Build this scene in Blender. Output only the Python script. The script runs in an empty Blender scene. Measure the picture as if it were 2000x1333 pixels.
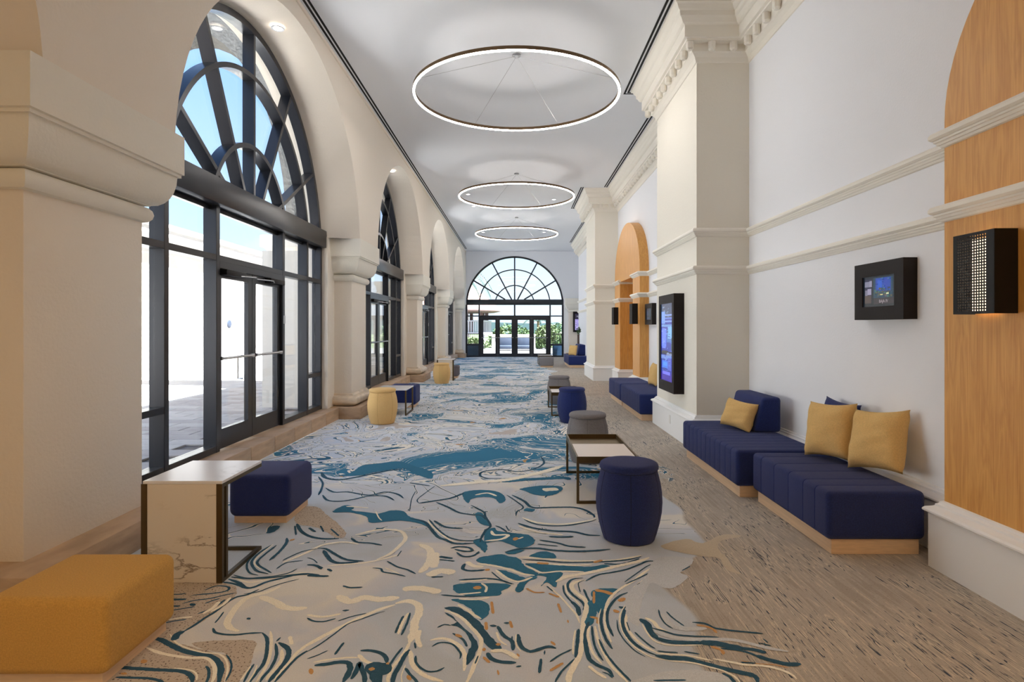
import bpy, bmesh, math, random
from mathutils import Vector, Matrix
random.seed(7)
PI = math.pi
sc = bpy.context.scene
COL = sc.collection

# ---------------------------------------------------------------- camera, world, sun, exposure
F = 1170.0
cam_d = bpy.data.cameras.new('camera'); cam = bpy.data.objects.new('camera', cam_d); COL.objects.link(cam)
cam.location = (0, 0, 1.5); cam.rotation_euler = (PI/2, 0, 0)
cam_d.sensor_width = 36; cam_d.lens = F*36/2000
cam_d.shift_x = -9/2000; cam_d.shift_y = -26.5/2000
cam_d.clip_end = 500
sc.camera = cam
sc.view_settings.view_transform = 'Standard'; sc.view_settings.look = 'None'
sc.view_settings.gamma = 1; sc.view_settings.use_curve_mapping = False
sc.view_settings.exposure = 1.12
try:
    sc.cycles.max_bounces = 14; sc.cycles.diffuse_bounces = 8; sc.cycles.transparent_max_bounces = 24
    sc.cycles.use_denoising = True; sc.cycles.sample_clamp_indirect = 6
except Exception: pass

w = bpy.data.worlds.new('sky'); sc.world = w; w.use_nodes = True
nt = w.node_tree; nt.nodes.clear()
out = nt.nodes.new('ShaderNodeOutputWorld'); bg = nt.nodes.new('ShaderNodeBackground')
sky = nt.nodes.new('ShaderNodeValToRGB'); skr = sky.color_ramp
tc = nt.nodes.new('ShaderNodeTexCoord'); nz = nt.nodes.new('ShaderNodeTexNoise')
nz.inputs['Scale'].default_value = 2.2; nz.inputs['Detail'].default_value = 6
mpw = nt.nodes.new('ShaderNodeMapping'); mpw.inputs['Scale'].default_value = (1, 1, 3)
nt.links.new(tc.outputs['Generated'], mpw.inputs['Vector']); nt.links.new(mpw.outputs[0], nz.inputs['Vector'])
cr = nt.nodes.new('ShaderNodeValToRGB'); cr.color_ramp.elements[0].position = .52; cr.color_ramp.elements[1].position = .75
cr.color_ramp.elements[1].color = (.7, .7, .7, 1)
mixw = nt.nodes.new('ShaderNodeMixRGB'); mixw.inputs[2].default_value = (.75, .8, .9, 1)
nt.links.new(nz.outputs['Fac'], cr.inputs[0]); nt.links.new(cr.outputs[0], mixw.inputs[0])
nt.links.new(sky.outputs[0], mixw.inputs[1]); nt.links.new(mixw.outputs[0], bg.inputs[0])
sx = nt.nodes.new('ShaderNodeSeparateXYZ'); nt.links.new(tc.outputs['Generated'], sx.inputs[0]); nt.links.new(sx.outputs[2], sky.inputs[0])
for p_, c_ in ((0, (.50, .60, .70)), (.12, (.40, .53, .72)), (.4, (.20, .37, .68)), (1, (.12, .26, .58))):
    e_ = skr.elements[0] if p_ == 0 else skr.elements[-1] if p_ == 1 else skr.elements.new(p_)
    e_.position = p_; e_.color = (*c_, 1)
bg.inputs[1].default_value = 1.05
nt.links.new(bg.outputs[0], out.inputs[0])

sun_d = bpy.data.lights.new('sun', 'SUN'); sun_d.energy = 24; sun_d.angle = .009; sun_d.color = (.93, .97, 1)
sun = bpy.data.objects.new('sun', sun_d); COL.objects.link(sun)
sun.rotation_euler = Vector((-2.7, .9, -6.8)).to_track_quat('-Z', 'Y').to_euler(); sun.location = (6, -4, 14)

RING_E = 21; RING_C = (1, .93, .87)
DOWN_W = 14
# ---------------------------------------------------------------- materials
M = {}
def mat(name, color, rough=.6, metal=0, bump=0, bscale=40, var=0, vscale=6, emit=None, estr=0, spec=None, sheen=0, vec=None, detail=3):
    m = bpy.data.materials.new(name); m.use_nodes = True; M[name] = m
    n = m.node_tree; b = n.nodes['Principled BSDF']
    b.inputs['Base Color'].default_value = (*color, 1); b.inputs['Roughness'].default_value = rough
    b.inputs['Metallic'].default_value = metal
    if spec is not None: b.inputs['Specular IOR Level'].default_value = spec
    if sheen: b.inputs['Sheen Weight'].default_value = sheen
    t = n.nodes.new('ShaderNodeTexCoord'); mp = n.nodes.new('ShaderNodeMapping'); n.links.new(t.outputs['Object'], mp.inputs[0])
    if vec: mp.inputs['Scale'].default_value = vec
    if bump:
        z = n.nodes.new('ShaderNodeTexNoise'); z.inputs['Scale'].default_value = bscale; z.inputs['Detail'].default_value = detail
        bp = n.nodes.new('ShaderNodeBump'); bp.inputs['Strength'].default_value = bump; bp.inputs['Distance'].default_value = .01
        n.links.new(mp.outputs[0], z.inputs['Vector']); n.links.new(z.outputs['Fac'], bp.inputs['Height']); n.links.new(bp.outputs[0], b.inputs['Normal'])
    if var:
        z = n.nodes.new('ShaderNodeTexNoise'); z.inputs['Scale'].default_value = vscale; z.inputs['Detail'].default_value = 4
        r = n.nodes.new('ShaderNodeValToRGB'); r.color_ramp.elements[0].position = .3; r.color_ramp.elements[1].position = .7
        r.color_ramp.elements[0].color = (*[c*(1-var) for c in color], 1); r.color_ramp.elements[1].color = (*[min(1, c*(1+var)) for c in color], 1)
        n.links.new(mp.outputs[0], z.inputs['Vector']); n.links.new(z.outputs['Fac'], r.inputs[0]); n.links.new(r.outputs[0], b.inputs['Base Color'])
    if emit:
        b.inputs['Emission Color'].default_value = (*emit, 1); b.inputs['Emission Strength'].default_value = estr
    return m
def srgb(r, g, b):
    f = lambda c: ((c/255+.055)/1.055)**2.4 if c > 10 else c/255/12.92
    return (f(r), f(g), f(b))
mat('plaster_white', srgb(237, 239, 244), .85, bump=.12, bscale=60)
mat('plaster_cream', srgb(232, 228, 217), .85, bump=.25, bscale=45, detail=5)
mat('plaster_left', srgb(232, 223, 210), .85, bump=.25, bscale=45, detail=5)
mat('ceiling_white', srgb(226, 229, 234), .9, bump=.04, bscale=20)
mat('trim_cream', srgb(236, 232, 222), .6)
mat('trim_paint', srgb(240, 241, 242), .6)
mat('travertine', srgb(184, 156, 128), .55, bump=.15, bscale=20, var=.22, vscale=5, vec=(1, .5, 2.5))
mat('travertine_base', srgb(214, 196, 172), .4, bump=.1, bscale=20, var=.18, vscale=6, vec=(1, 1, 3))
mat('bronze_frame', srgb(48, 50, 56), .28, metal=.5)
mat('black_metal', srgb(14, 12, 12), .55, spec=.3)
mat('screen_frame', srgb(26, 19, 18), .6, spec=.3)
mat('black_slot', (.004, .004, .004), .9)
mat('brass_dark', srgb(98, 82, 56), .4, metal=.8)
mat('brass_tray', srgb(128, 112, 84), .4, metal=.7)
mat('ring_bronze', srgb(110, 88, 64), .4, metal=.7)
mat('steel', srgb(170, 170, 172), .3, metal=1)
mat('navy_fabric', srgb(40, 53, 108), .95, bump=.6, bscale=450, var=.25, vscale=160, sheen=.15, spec=.1)
mat('navy_boucle', srgb(36, 50, 110), .95, bump=.9, bscale=260, var=.35, vscale=200, sheen=.2, spec=.1)
mat('ochre_fabric', srgb(208, 160, 84), .95, bump=.5, bscale=450, var=.12, vscale=160, sheen=.1, spec=.1)
mat('yellow_fabric', srgb(230, 192, 130), .95, bump=.5, bscale=450, var=.1, vscale=160, sheen=.1, spec=.1)
mat('pillow_yellow', srgb(228, 190, 126), .95, bump=.5, bscale=350, var=.08, vscale=120, spec=.1)
mat('grey_fabric', srgb(134, 131, 134), .95, bump=.5, bscale=450, var=.15, vscale=160, spec=.1)
mat('grey_dark_fabric', srgb(110, 106, 112), .95, bump=.5, bscale=450, var=.15, vscale=160, spec=.1)
mat('oak_pale', srgb(226, 194, 158), .55, var=.08, vscale=12, vec=(1, .3, 6))
mat('white_laminate', srgb(236, 226, 218), .35)
mat('seam_dark', srgb(20, 25, 52), .95)
mat('seam_grey', srgb(105, 103, 106), .95)
mat('seam_yellow', srgb(190, 146, 78), .95)
mat('glow_warm', (1, .9, .75), .5, emit=RING_C, estr=RING_E)
mat('glow_down', (1, .95, .9), .5, emit=(1, .93, .84), estr=5)
mat('courtyard_wall', srgb(216, 210, 200), .9, bump=.3, bscale=20)
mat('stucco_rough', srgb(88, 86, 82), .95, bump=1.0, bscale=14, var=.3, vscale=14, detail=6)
mat('paver', srgb(176, 170, 166), .85, var=.12, vscale=3)
mat('paver_b', srgb(160, 152, 148), .85, var=.12, vscale=3)
mat('grout', srgb(110, 100, 94), .9)
mat('roof_pink', srgb(170, 130, 116), .9, bump=.8, bscale=12, var=.15, vscale=8)
mat('roof_edge', srgb(110, 88, 84), .9)
mat('white_paint', srgb(190, 186, 190), .6)
mat('leaf_a', srgb(58, 84, 40), .7, var=.4, vscale=3)
mat('leaf_b', srgb(84, 100, 56), .7, var=.4, vscale=3)
mat('palm_leaf', srgb(42, 64, 56), .6, var=.3, vscale=4)
mat('trunk', srgb(120, 100, 80), .9, bump=.5, bscale=15)
mat('slate_box', srgb(52, 62, 80), .7)
mat('terrace', srgb(110, 108, 106), .9, var=.1, vscale=4)
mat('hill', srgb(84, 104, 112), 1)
mat('blue_shade', srgb(36, 62, 86), .4)  # blue of shade and glass reflection put into the curb's base colour
mat('vase_brown', srgb(84, 62, 52), .5)
mat('outlet', srgb(225, 225, 222), .4)

def glass(name, tint=(1, 1, 1), gl=.06):
    m = bpy.data.materials.new(name); m.use_nodes = True; M[name] = m; n = m.node_tree; n.nodes.clear()
    o = n.nodes.new('ShaderNodeOutputMaterial'); t = n.nodes.new('ShaderNodeBsdfTransparent'); t.inputs[0].default_value = (*tint, 1)
    g = n.nodes.new('ShaderNodeBsdfGlossy'); g.inputs['Roughness'].default_value = .02
    lw_ = n.nodes.new('ShaderNodeLayerWeight'); lw_.inputs[0].default_value = .5
    pw_ = n.nodes.new('ShaderNodeMath'); pw_.operation = 'POWER'; pw_.inputs[1].default_value = 5; n.links.new(lw_.outputs['Facing'], pw_.inputs[0])
    f = n.nodes.new('ShaderNodeMath'); f.operation = 'MULTIPLY_ADD'; f.inputs[1].default_value = .7; f.inputs[2].default_value = .025; n.links.new(pw_.outputs[0], f.inputs[0])
    mx = n.nodes.new('ShaderNodeMixShader'); n.links.new(f.outputs[0], mx.inputs[0]); n.links.new(t.outputs[0], mx.inputs[1]); n.links.new(g.outputs[0], mx.inputs[2])
    n.links.new(mx.outputs[0], o.inputs[0])
glass('glass', (.97, .985, .99))

def wood(name, c0, c1, sx=1, horiz=False):
    m = bpy.data.materials.new(name); m.use_nodes = True; M[name] = m; n = m.node_tree; b = n.nodes['Principled BSDF']
    b.inputs['Roughness'].default_value = .45
    t = n.nodes.new('ShaderNodeTexCoord'); mp = n.nodes.new('ShaderNodeMapping'); mp.inputs['Scale'].default_value = (6, 6, .7)
    z = n.nodes.new('ShaderNodeTexNoise'); z.inputs['Scale'].default_value = 2.2; z.inputs['Detail'].default_value = 4; z.inputs['Distortion'].default_value = .6
    wv = n.nodes.new('ShaderNodeMath'); wv.operation = 'MULTIPLY'; wv.inputs[1].default_value = 9
    pp = n.nodes.new('ShaderNodeMath'); pp.operation = 'PINGPONG'; pp.inputs[1].default_value = 1
    mp2 = n.nodes.new('ShaderNodeMapping'); mp2.inputs['Scale'].default_value = (120, 120, 2.5)
    z2 = n.nodes.new('ShaderNodeTexNoise'); z2.inputs['Scale'].default_value = 1; z2.inputs['Detail'].default_value = 3
    mxx = n.nodes.new('ShaderNodeMath'); mxx.operation = 'MULTIPLY_ADD'; mxx.inputs[1].default_value = .35
    r = n.nodes.new('ShaderNodeValToRGB'); r.color_ramp.elements[0].color = (*c0, 1); r.color_ramp.elements[1].color = (*c1, 1)
    r.color_ramp.elements[0].position = .2; r.color_ramp.elements[1].position = .95
    L = n.links.new
    L(t.outputs['Object'], mp.inputs[0]); L(mp.outputs[0], z.inputs['Vector']); L(z.outputs['Fac'], wv.inputs[0]); L(wv.outputs[0], pp.inputs[0])
    L(t.outputs['Object'], mp2.inputs[0]); L(mp2.outputs[0], z2.inputs['Vector'])
    L(pp.outputs[0], mxx.inputs[0]); L(z2.outputs['Fac'], mxx.inputs[2]); L(mxx.outputs[0], r.inputs[0]); L(r.outputs[0], b.inputs['Base Color'])
wood('wood_panel', srgb(196, 134, 62), srgb(226, 170, 92))

def marble(name, base, vein):
    m = bpy.data.materials.new(name); m.use_nodes = True; M[name] = m; n = m.node_tree; b = n.nodes['Principled BSDF']; L = n.links.new
    b.inputs['Roughness'].default_value = .25
    t = n.nodes.new('ShaderNodeTexCoord'); mp = n.nodes.new('ShaderNodeMapping'); mp.inputs['Rotation'].default_value = (.3, .9, .3)
    mp.inputs['Scale'].default_value = (1, 1, 3)
    z = n.nodes.new('ShaderNodeTexNoise'); z.inputs['Scale'].default_value = 1.1; z.inputs['Detail'].default_value = 9; z.inputs['Roughness'].default_value = .6; z.inputs['Distortion'].default_value = .8
    a = n.nodes.new('ShaderNodeMath'); a.operation = 'SUBTRACT'; a.inputs[1].default_value = .5
    ab = n.nodes.new('ShaderNodeMath'); ab.operation = 'ABSOLUTE'
    r = n.nodes.new('ShaderNodeValToRGB'); r.color_ramp.elements[0].color = (*vein, 1); r.color_ramp.elements[1].color = (*base, 1)
    r.color_ramp.elements[0].position = 0; r.color_ramp.elements[1].position = .022
    z3 = n.nodes.new('ShaderNodeTexNoise'); z3.inputs['Scale'].default_value = 2.1
    r3 = n.nodes.new('ShaderNodeValToRGB'); r3.color_ramp.elements[0].position = .42; r3.color_ramp.elements[1].position = .62
    mx = n.nodes.new('ShaderNodeMixRGB'); mx.inputs[1].default_value = (*base, 1)
    L(t.outputs['Object'], mp.inputs[0]); L(mp.outputs[0], z.inputs['Vector']); L(z.outputs['Fac'], a.inputs[0]); L(a.outputs[0], ab.inputs[0]); L(ab.outputs[0], r.inputs[0])
    L(t.outputs['Object'], z3.inputs['Vector']); L(z3.outputs['Fac'], r3.inputs[0]); L(r3.outputs[0], mx.inputs[0]); L(r.outputs[0], mx.inputs[2]); L(mx.outputs[0], b.inputs['Base Color'])
marble('marble', srgb(226, 218, 206), srgb(140, 124, 108))
marble('marble_top', srgb(232, 232, 236), srgb(190, 190, 196))

# ---- carpet
def carpet():
    m = bpy.data.materials.new('carpet'); m.use_nodes = True; M['carpet'] = m; n = m.node_tree; b = n.nodes['Principled BSDF']; L = n.links.new
    b.inputs['Roughness'].default_value = 1; b.inputs['Specular IOR Level'].default_value = .05
    N = n.nodes.new
    def vmath(op, a=None, c=None, v=None, s=None):
        k = N('ShaderNodeVectorMath'); k.operation = op
        if a is not None: L(a, k.inputs[0])
        if c is not None: L(c, k.inputs[1])
        if v is not None: k.inputs[1].default_value = v
        if s is not None: k.inputs[3].default_value = s
        return k.outputs[0] if op != 'LENGTH' else k.outputs[1]
    def fm(op, a, c=None, v=None, v2=None, clamp=False):
        k = N('ShaderNodeMath'); k.operation = op; k.use_clamp = clamp
        if hasattr(a, 'links'): L(a, k.inputs[0])
        else: k.inputs[0].default_value = a
        if c is not None: L(c, k.inputs[1])
        if v is not None: k.inputs[1].default_value = v
        if v2 is not None: k.inputs[2].default_value = v2
        return k.outputs[0]
    def noise(vec, scale, det=2, rough=.5, dist=0, col=False):
        k = N('ShaderNodeTexNoise'); k.inputs['Scale'].default_value = scale; k.inputs['Detail'].default_value = det
        k.inputs['Roughness'].default_value = rough; k.inputs['Distortion'].default_value = dist; L(vec, k.inputs['Vector'])
        return k.outputs['Color'] if col else k.outputs['Fac']
    def ramp(fac, stops, interp='LINEAR'):
        k = N('ShaderNodeValToRGB'); r = k.color_ramp; r.interpolation = interp
        while len(r.elements) < len(stops): r.elements.new(.5)
        for e, (p, c) in zip(r.elements, stops): e.position = p; e.color = (*c, 1) if len(c) == 3 else c
        L(fac, k.inputs[0]); return k.outputs[0]
    def mix(f, a, c):
        k = N('ShaderNodeMixRGB'); L(f, k.inputs[0])
        for i, q in ((1, a), (2, c)):
            if isinstance(q, tuple): k.inputs[i].default_value = (*q, 1)
            else: L(q, k.inputs[i])
        return k.outputs[0]
    P = N('ShaderNodeTexCoord').outputs['Object']
    half = (.5, .5, .5)
    def warp(vec, scale, amt, det=1.5):
        c = noise(vec, scale, det, col=True)
        c = vmath('SUBTRACT', c, v=half)
        c = vmath('MULTIPLY', c, v=(amt, amt, 0))
        return vmath('ADD', vec, c)
    P1 = warp(P, .6, 2.4); P2 = warp(P1, 1.6, .8, 2); P2 = warp(P2, 4.5, .24, 2); P2 = warp(P2, 70, .022, 0)
    f = noise(P2, 1.0, 2.4)
    # large teal pools laid into the design
    pool = None
    for (cx, cy, sx, sy, amp) in [(-.55, 6.75, 1.55, 1.0, .17), (.55, 9.6, .9, 1.6, .12), (-.05, 12.6, 1.3, 1.6, .10), (-.4, 19.5, 1.2, 2.5, .10), (.2, 3.5, .55, .8, .05), (-.2, 26, 1.2, 2, .1), (.35, 5.2, .7, .8, .09),
                                  (-1.5, 4.0, .9, .8, -.12), (-1.1, 2.9, 1.3, .9, -.08), (.9, 3.2, .9, .9, -.07), (-1.8, 8.8, .7, 1.4, -.13), (1.6, 6.5, .5, 4, -.08)]:
        d = vmath('SUBTRACT', P1, v=(cx-.0, cy, 0)); d = vmath('MULTIPLY', d, v=(1/sx, 1/sy, 0)); d = vmath('LENGTH', d)
        g = fm('SUBTRACT', 1.0, d, clamp=True); g = fm('MULTIPLY', g, v=amp*1.6)
        pool = g if pool is None else fm('ADD', pool, g)
    f = fm('ADD', f, pool)
    GB = srgb(206, 215, 226); GL = srgb(220, 225, 232); CR = srgb(244, 239, 228); TE = srgb(66, 128, 160); DK = srgb(62, 108, 134); TA = srgb(198, 190, 184); OR = srgb(200, 158, 112); GM = srgb(214, 216, 222)
    st = []
    def band(a, c1, e=.0018):
        st.append((a, c1))
    seq = [(0, TA), (.30, GL), (.335, CR), (.343, DK), (.348, GB), (.385, GM), (.415, CR), (.423, DK), (.429, GB), (.440, DK), (.444, CR), (.452, GL), (.494, DK), (.500, CR), (.507, DK), (.514, CR), (.522, GB), (.530, DK), (.534, GB),
           (.568, CR), (.576, TE), (.590, CR), (.595, TE), (.609, GL), (.613, TE), (.632, CR), (.637, TE), (.67, CR), (.675, TE), (.72, CR), (.727, TE)]
    base = ramp(f, seq, 'CONSTANT')
    # base has max 32 stops; second layer of thin strokes only where a broad mask allows
    g1 = noise(warp(P1, 2.6, .75, 2), 1.5, 1.0)
    lines = fm('PINGPONG', fm('MULTIPLY', g1, v=26), v=1)
    msk = noise(P1, .9, 2)
    mk = ramp(msk, [(0, (0, 0, 0)), (.53, (0, 0, 0)), (.54, (1, 1, 1)), (1, (1, 1, 1))])
    lcol = ramp(lines, [(0, DK), (.11, CR), (.26, GB)], 'CONSTANT')
    lsel = ramp(lines, [(0, (1, 1, 1)), (.26, (0, 0, 0))], 'CONSTANT')
    lf = fm('MULTIPLY', mk, lsel)
    base = mix(lf, base, lcol)
    sm = noise(warp(P1, 1.2, .6), 1.3, 2); smm = ramp(sm, [(0, (0, 0, 0)), (.56, (0, 0, 0)), (.60, (.4, .4, .4)), (.67, (.4, .4, .4)), (.70, (0, 0, 0))])
    ligh = ramp(f, [(0, (1, 1, 1)), (.568, (0, 0, 0))], 'CONSTANT')
    base = mix(fm('MULTIPLY', smm, ligh), base, CR)
    # orange flecks
    of = noise(warp(P, 3, .4), 3.2, 2); om = ramp(of, [(0, (0, 0, 0)), (.70, (0, 0, 0)), (.715, (1, 1, 1))])
    base = mix(om, base, OR)
    # quiet field near the entrance end, where the swirls are tufted on top as relief
    sy = N('ShaderNodeSeparateXYZ'); L(P1, sy.inputs[0]); sy0 = N('ShaderNodeSeparateXYZ'); L(P, sy0.inputs[0])
    yy = fm('ADD', fm('MULTIPLY', sy.outputs[1], v=.3), fm('MULTIPLY', sy0.outputs[1], v=.7))
    near = ramp(fm('MULTIPLY', yy, v=.1), [(0, (1, 1, 1)), (.575, (1, 1, 1)), (.585, (0, 0, 0))])
    fld = ramp(noise(P2, 1.1, 2), [(.35, srgb(196, 202, 208)), (.48, srgb(204, 212, 222)), (.55, srgb(212, 214, 220)), (.62, srgb(232, 228, 220))])
    ln = ramp(lines, [(0, DK), (.07, CR), (.15, GB)], 'CONSTANT'); ls = ramp(lines, [(0, (1, 1, 1)), (.15, (0, 0, 0))], 'CONSTANT')
    mk2 = ramp(msk, [(0, (0, 0, 0)), (.49, (0, 0, 0)), (.50, (1, 1, 1))]); midy = ramp(fm('MULTIPLY', yy, v=.1), [(0, (0, 0, 0)), (.41, (0, 0, 0)), (.42, (1, 1, 1))])
    fld = mix(fm('MULTIPLY', fm('MULTIPLY', ls, mk2), midy), fld, ln)
    base = mix(near, base, fld)
    # right-hand field: taupe with streaks running along the room
    mp = N('ShaderNodeMapping'); mp.inputs['Rotation'].default_value = (0, 0, math.radians(-9)); mp.inputs['Scale'].default_value = (42, 1.5, 1); L(P, mp.inputs[0])
    s1 = noise(mp.outputs[0], 1, 2, .6)
    patch = noise(P, 1.6, 3)
    pm = fm('MULTIPLY', fm('SUBTRACT', patch, v=.46), v=.9, clamp=False)
    s1 = fm('ADD', s1, pm)
    TB = srgb(186, 177, 166)
    stre = ramp(s1, [(0, srgb(176, 166, 154)), (.42, TB), (.57, srgb(214, 202, 184)), (.60, TB), (.65, srgb(76, 86, 100)), (.675, srgb(214, 204, 188)), (.72, TB), (.78, srgb(70, 78, 92)), (.81, TB)], 'CONSTANT')
    spk = noise(P, 95, 2, .7); spm = ramp(spk, [(0, (0, 0, 0)), (.62, (0, 0, 0)), (.65, (.45, .45, .45))])
    stre = mix(spm, stre, srgb(96, 88, 84))
    sep = N('ShaderNodeSeparateXYZ'); L(P1, sep.inputs[0])
    sep0 = N('ShaderNodeSeparateXYZ'); L(P, sep0.inputs[0])
    xx = fm('ADD', fm('MULTIPLY', sep.outputs[0], v=.6), fm('MULTIPLY', sep0.outputs[0], v=.4))
    nearx = ramp(fm('MULTIPLY', sep0.outputs[1], v=.1), [(.345, (.2, .2, .2)), (.41, (0, 0, 0))])
    xx = fm('ADD', xx, fm('MULTIPLY', nearx, v=2.1))
    bm_ = ramp(fm('MULTIPLY', xx, v=.5), [(0, (0, 0, 0)), (.585, (0, 0, 0)), (.60, (1, 1, 1))])
    inner = ramp(fm('MULTIPLY', xx, v=.5), [(0, (1, 1, 1)), (.70, (1, 1, 1)), (.78, (0, 0, 0))])
    far_ = fm('SUBTRACT', 1.0, near); stre = mix(fm('MULTIPLY', fm('MULTIPLY', lf, inner), far_), stre, lcol)
    base = mix(bm_, base, stre)
    # pile
    pile = noise(P, 160, 3, .7)
    pc = ramp(pile, [(.3, (.88, .88, .88)), (.7, (1.0, 1.0, 1.0))])
    k = N('ShaderNodeMixRGB'); k.blend_type = 'MULTIPLY'; k.inputs[0].default_value = 1; L(base, k.inputs[1]); L(pc, k.inputs[2])
    L(k.outputs[0], b.inputs['Base Color'])
    bp = N('ShaderNodeBump'); bp.inputs['Strength'].default_value = .5; bp.inputs['Distance'].default_value = .008
    L(pile, bp.inputs['Height']); L(bp.outputs[0], b.inputs['Normal'])
carpet()
def yarn(name, col, k=.1, speck=None):
    m = mat(name, col, 1, bump=.5, bscale=160, var=k, vscale=150, spec=.05)
    if speck:
        n = m.node_tree; b = n.nodes['Principled BSDF']; ram = [x for x in n.nodes if x.type == 'VALTORGB'][0]; ram.color_ramp.elements[0].position = .36
        ram.color_ramp.elements[0].color = (*speck, 1); ram.color_ramp.elements[1].position = .42
        [x for x in n.nodes if x.type == 'TEX_NOISE'][-1].inputs['Scale'].default_value = 90
yarn('yarn_N', srgb(58, 92, 112)); yarn('yarn_T', srgb(62, 118, 146)); yarn('yarn_C', srgb(246, 238, 220)); yarn('yarn_O', srgb(204, 156, 104)); yarn('yarn_G', srgb(204, 208, 212))
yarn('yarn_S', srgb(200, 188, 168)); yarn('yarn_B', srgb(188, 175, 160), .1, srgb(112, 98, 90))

# ---------------------------------------------------------------- mesh helpers
class MB:
    def __init__(s): s.v = []; s.f = []; s.mi = []
    def add(s, vs, fs, mi=0):
        o = len(s.v); s.v += [tuple(p) for p in vs]; s.f += [tuple(i+o for i in q) for q in fs]; s.mi += [mi]*len(fs); return s
    def box(s, x0, x1, y0, y1, z0, z1, mi=0):
        if x0 > x1: x0, x1 = x1, x0
        if y0 > y1: y0, y1 = y1, y0
        return s.add([(x0, y0, z0), (x1, y0, z0), (x1, y1, z0), (x0, y1, z0), (x0, y0, z1), (x1, y0, z1), (x1, y1, z1), (x0, y1, z1)],
                     [(0, 3, 2, 1), (4, 5, 6, 7), (0, 1, 5, 4), (1, 2, 6, 5), (2, 3, 7, 6), (3, 0, 4, 7)], mi)
    def prism_x(s, poly, x0, x1, mi=0):     # polygon given in (y, z)
        n = len(poly)
        vs = [(x0, y, z) for y, z in poly]+[(x1, y, z) for y, z in poly]
        return s.add(vs, [tuple(range(n))[::-1], tuple(range(n, 2*n))]+[(i, (i+1) % n, (i+1) % n+n, i+n) for i in range(n)], mi)
    def prism_y(s, poly, y0, y1, mi=0):     # polygon given in (x, z)
        n = len(poly)
        vs = [(x, y0, z) for x, z in poly]+[(x, y1, z) for x, z in poly]
        return s.add(vs, [tuple(range(n)), tuple(range(n, 2*n))[::-1]]+[(i, i+n, (i+1) % n+n, (i+1) % n) for i in range(n)], mi)
    def lathe(s, prof, n=32, c=(0, 0, 0), mi=0, cap=True):
        vs = []
        for r, z in prof:
            for k in range(n):
                a = 2*PI*k/n; vs.append((c[0]+r*math.cos(a), c[1]+r*math.sin(a), c[2]+z))
        fs = []
        for i in range(len(prof)-1):
            for k in range(n):
                fs.append((i*n+k, i*n+(k+1) % n, (i+1)*n+(k+1) % n, (i+1)*n+k))
        if cap: fs.append(tuple(range(n))[::-1]); fs.append(tuple(range((len(prof)-1)*n, len(prof)*n)))
        return s.add(vs, fs, mi)
    def tube(s, pts, r, n=8, mi=0, closed=False):
        pts = [Vector(p) for p in pts]; m = len(pts); vs = []
        up = Vector((0, 0, 1))
        for i, p in enumerate(pts):
            a = pts[(i-1) % m] if (closed or i > 0) else p; b = pts[(i+1) % m] if (closed or i < m-1) else p
            t = (b-a).normalized(); u = up if abs(t.dot(up)) < .95 else Vector((1, 0, 0))
            e1 = t.cross(u).normalized(); e2 = t.cross(e1)
            rr = r[i] if isinstance(r, (list, tuple)) else r
            for k in range(n):
                q = 2*PI*k/n; vs.append(p+e1*rr*math.cos(q)+e2*rr*math.sin(q))
        fs = []
        for i in range(m if closed else m-1):
            j = (i+1) % m
            for k in range(n): fs.append((i*n+k, i*n+(k+1) % n, j*n+(k+1) % n, j*n+k))
        if not closed: fs.append(tuple(range(n))[::-1]); fs.append(tuple(range((m-1)*n, m*n)))
        return s.add(vs, fs, mi)
    def sweep(s, prof, path, mi=0, side=1, close_ends=True):
        # prof: list of (offset, z); path: (x, y) points; offset goes to the left of travel when side=1
        n = len(path); offs = []
        for i in range(n):
            p = Vector(path[i])
            d0 = (p-Vector(path[i-1])).normalized() if i > 0 else None
            d1 = (Vector(path[i+1])-p).normalized() if i < n-1 else None
            if d0 is None: d0 = d1
            if d1 is None: d1 = d0
            n0 = Vector((-d0.y, d0.x))*side; n1 = Vector((-d1.y, d1.x))*side
            mm = (n0+n1); mm = mm/max(.2, mm.dot(n0)) if mm.length > 1e-6 else n0
            offs.append(mm)
        k = len(prof); vs = []
        for i in range(n):
            for (o, z) in prof: vs.append((path[i][0]+offs[i].x*o, path[i][1]+offs[i].y*o, z))
        fs = []
        for i in range(n-1):
            for j in range(k-1): fs.append((i*k+j, i*k+j+1, (i+1)*k+j+1, (i+1)*k+j))
        if close_ends: fs.append(tuple(range(k))); fs.append(tuple(range((n-1)*k, n*k))[::-1])
        return s.add(vs, fs, mi)
    def mesh(s, name, mats, smooth=False, bevel=0, seg=2, angle=35):
        me = bpy.data.meshes.new(name); me.from_pydata(s.v, [], s.f)
        if not isinstance(mats, (list, tuple)): mats = [mats]
        for q in mats: me.materials.append(M[q])
        for p, i in zip(me.polygons, s.mi): p.material_index = i
        bm = bmesh.new(); bm.from_mesh(me)
        bmesh.ops.recalc_face_normals(bm, faces=bm.faces)
        if bevel:
            ed = [e for e in bm.edges if len(e.link_faces) == 2 and e.calc_face_angle(0) > math.radians(30)]
            bmesh.ops.bevel(bm, geom=ed, offset=bevel, segments=seg, profile=.5, affect='EDGES', clamp_overlap=True)
        bm.to_mesh(me); bm.free()
        if smooth or bevel:
            me.polygons.foreach_set('use_smooth', [True]*len(me.polygons))
            try: me.set_sharp_from_angle(angle=math.radians(angle))
            except Exception: pass
        me.update(); return me
    def build(s, name, mats, parent=None, loc=None, **k):
        o = bpy.data.objects.new(name, s.mesh(name, mats, **k)); COL.objects.link(o)
        if parent is not None: o.parent = parent
        if loc is not None: o.location = loc
        return o
def empty(name, loc=(0, 0, 0), rz=0, parent=None):
    o = bpy.data.objects.new(name, None); COL.objects.link(o); o.location = loc; o.rotation_euler = (0, 0, rz); o.empty_display_size = .1
    if parent is not None: o.parent = parent
    return o
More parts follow.
